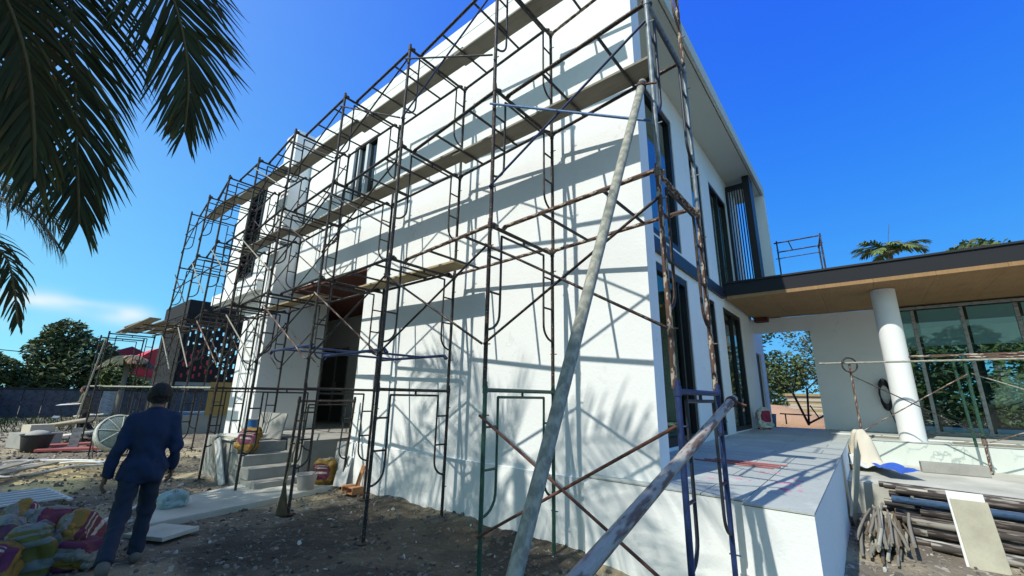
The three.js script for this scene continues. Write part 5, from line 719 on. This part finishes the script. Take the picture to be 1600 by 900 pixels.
{ const n = 46, im = new THREE.InstancedMesh(new THREE.CylinderGeometry(1, 1, 0.003, 9), M.pink, n); im.name = 'paint_spots'; const m4 = new THREE.Matrix4(), q = new THREE.Quaternion(); for (let k = 0; k < n; k++) { const c = [[-1.15, -5.3, 0.16], [-1.05, -5.9, 0.13], [-0.75, -5.3, 0.12], [-0.66, -4.95, 0.1], [-1.35, -5.0, 0.1], [-0.7, -5.6, 0.08]][k % 6], a = rnd() * 7, d = c[2] * Math.pow(rnd(), 0.7), z = c[1] + d * Math.sin(a), s = 0.005 + 0.02 * Math.pow(rnd(), 2); q.setFromAxisAngle(V(1, 0, 0), 0.0085); m4.compose(V(c[0] + d * Math.cos(a), FY(z) + 0.002, z), q, V(s * 1.5, 1, s)); im.setMatrixAt(k, m4); } scene.add(im); tag(im, 'pink paint spots on the terrace tiles', 'paint spots', null, 'stuff'); }
for (let k = 0; k < 4; k++) { const z = -12.9 + 0.22 * k; flat('timber_batten', 2.6 - 0.3 * k, 0.035, 0.05, [0.5 + 0.5 * k, FY(z) + 0.02, z], [0, 0.05 * k - 0.06, 0], k % 2 ? M.plank : M.alw, `thin batten lying on the patio floor by the column, ${['front', 'second', 'third', 'rear'][k]} one`, 'batten', 'battens on the patio floor'); }
// seen through the passage: sand heap, planks, bare branches
{ const g = new THREE.SphereGeometry(1, 40, 14, 0, 7, 0, Math.PI / 2), p = g.attributes.position; for (let i = 0; i < p.count; i++) { const k = 0.85 + 0.35 * fbm3(p.getX(i) * 2, p.getY(i) * 2, p.getZ(i) * 2, 4); p.setXYZ(i, p.getX(i) * 3.4 * k, p.getY(i) * 1.3 * k, p.getZ(i) * 2.2 * k); } g.computeVertexNormals(); tag(mesh('sand_heap', g, std({ color: lin(0.48, 0.30, 0.19), roughness: 1, bumpMap: rep(T.soilB, 6, 4), bumpScale: 0.04 }), null, [-4.6, 0.1, -26.5]), 'reddish sand heap seen through the passage', 'sand heap'); }
for (let k = 0; k < 9; k++) flat('stacked_plank', 3.4 - 0.3 * hash3(k, 2, 2), 0.13, 0.5, [-2.0 + 0.2 * hash3(k, 1, 2), 0.9 + 0.135 * k, -28.5 + 0.15 * hash3(k, 5, 5)], [0, 0.25 + 0.12 * (hash3(k, 7, 7) - 0.5), 0], pick([M.creamB, M.board, M.plankY]), `pale timber in the stack seen through the passage, ${['lowest', 'second', 'third', 'fourth', 'fifth', 'sixth', 'seventh', 'eighth', 'topmost'][k]}`, 'timber', 'timber stack behind the passage');
flat('stack_base', 3.2, 0.84, 1.0, [-2.0, 0.42, -28.5], [0, 0.25, 0], M.conc, 'concrete blocks under the timber stack behind the passage', 'block');
{ const o = thing('bare_shrub', 'dark bare branches standing in the passage opening', 'shrub', [-1.55, FY(-15.3), -16.6]); const B = (a, b, r) => bar(o, 'branch', a, b, r, M.steel2); B([0, 0, 0], [-0.3, 0.95, 0], 0.035); B([0, 0, 0], [0.1, 1.1, 0.1], 0.03); B([0, 0.05, 0], [0.42, 0.3, 0], 0.03); B([-0.3, 0.95, 0], [-0.75, 1.4, 0.1], 0.018); B([-0.3, 0.95, 0], [-0.1, 1.7, 0], 0.016); B([0.1, 1.1, 0.1], [0.5, 1.5, 0], 0.016); B([0.1, 1.1, 0.1], [-0.1, 2.0, 0.1], 0.014); B([-0.75, 0.32, 0], [0.1, 0.3, 0], 0.02); B([-0.6, 0, 0], [-0.6, 0.3, 0], 0.02); B([0.1, 0.6, 0], [0.3, 0.2, 0], 0.02); }
{ // scaffold standing on the patio roof
  const f0 = protoOf('steel2', M.steel2, M.steel); ['left', 'right'].forEach((w, k) => { const f = f0.clone(); f.name = numbered('scaffold_section'); f.position.set(-1.62 + 1.15 * k, 4.58 + 0.35, -15.9); f.rotation.y = 0.1; scene.add(f); tag(f, `scaffold frame standing on the flat patio roof, ${w} one`, 'scaffold section', 'scaffold on the patio roof'); for (const s of [1, -1]) bar(f, 'leg_extension', [0, -0.43, s * HW], [0, 0.02, s * HW], RT, M.steel2); });
  const o = thing('scaffold_walkway', 'walkway frame linking the two frames on the patio roof', 'walkway frame', [-1.05, 6.65, -15.9]); for (const z of [0.5, -0.55]) bar(o, 'rail', [-0.6, 0, z], [0.6, 0, z], RT, M.steel2); bar(o, 'rung', [-0.2, 0, 0.5], [-0.2, 0, -0.55], 0.015, M.steel2); bar(o, 'guard', [-0.6, -0.55, 0.55], [0.6, -0.55, 0.55], 0.013, M.steel2);
}
renderer.render(scene, camera);
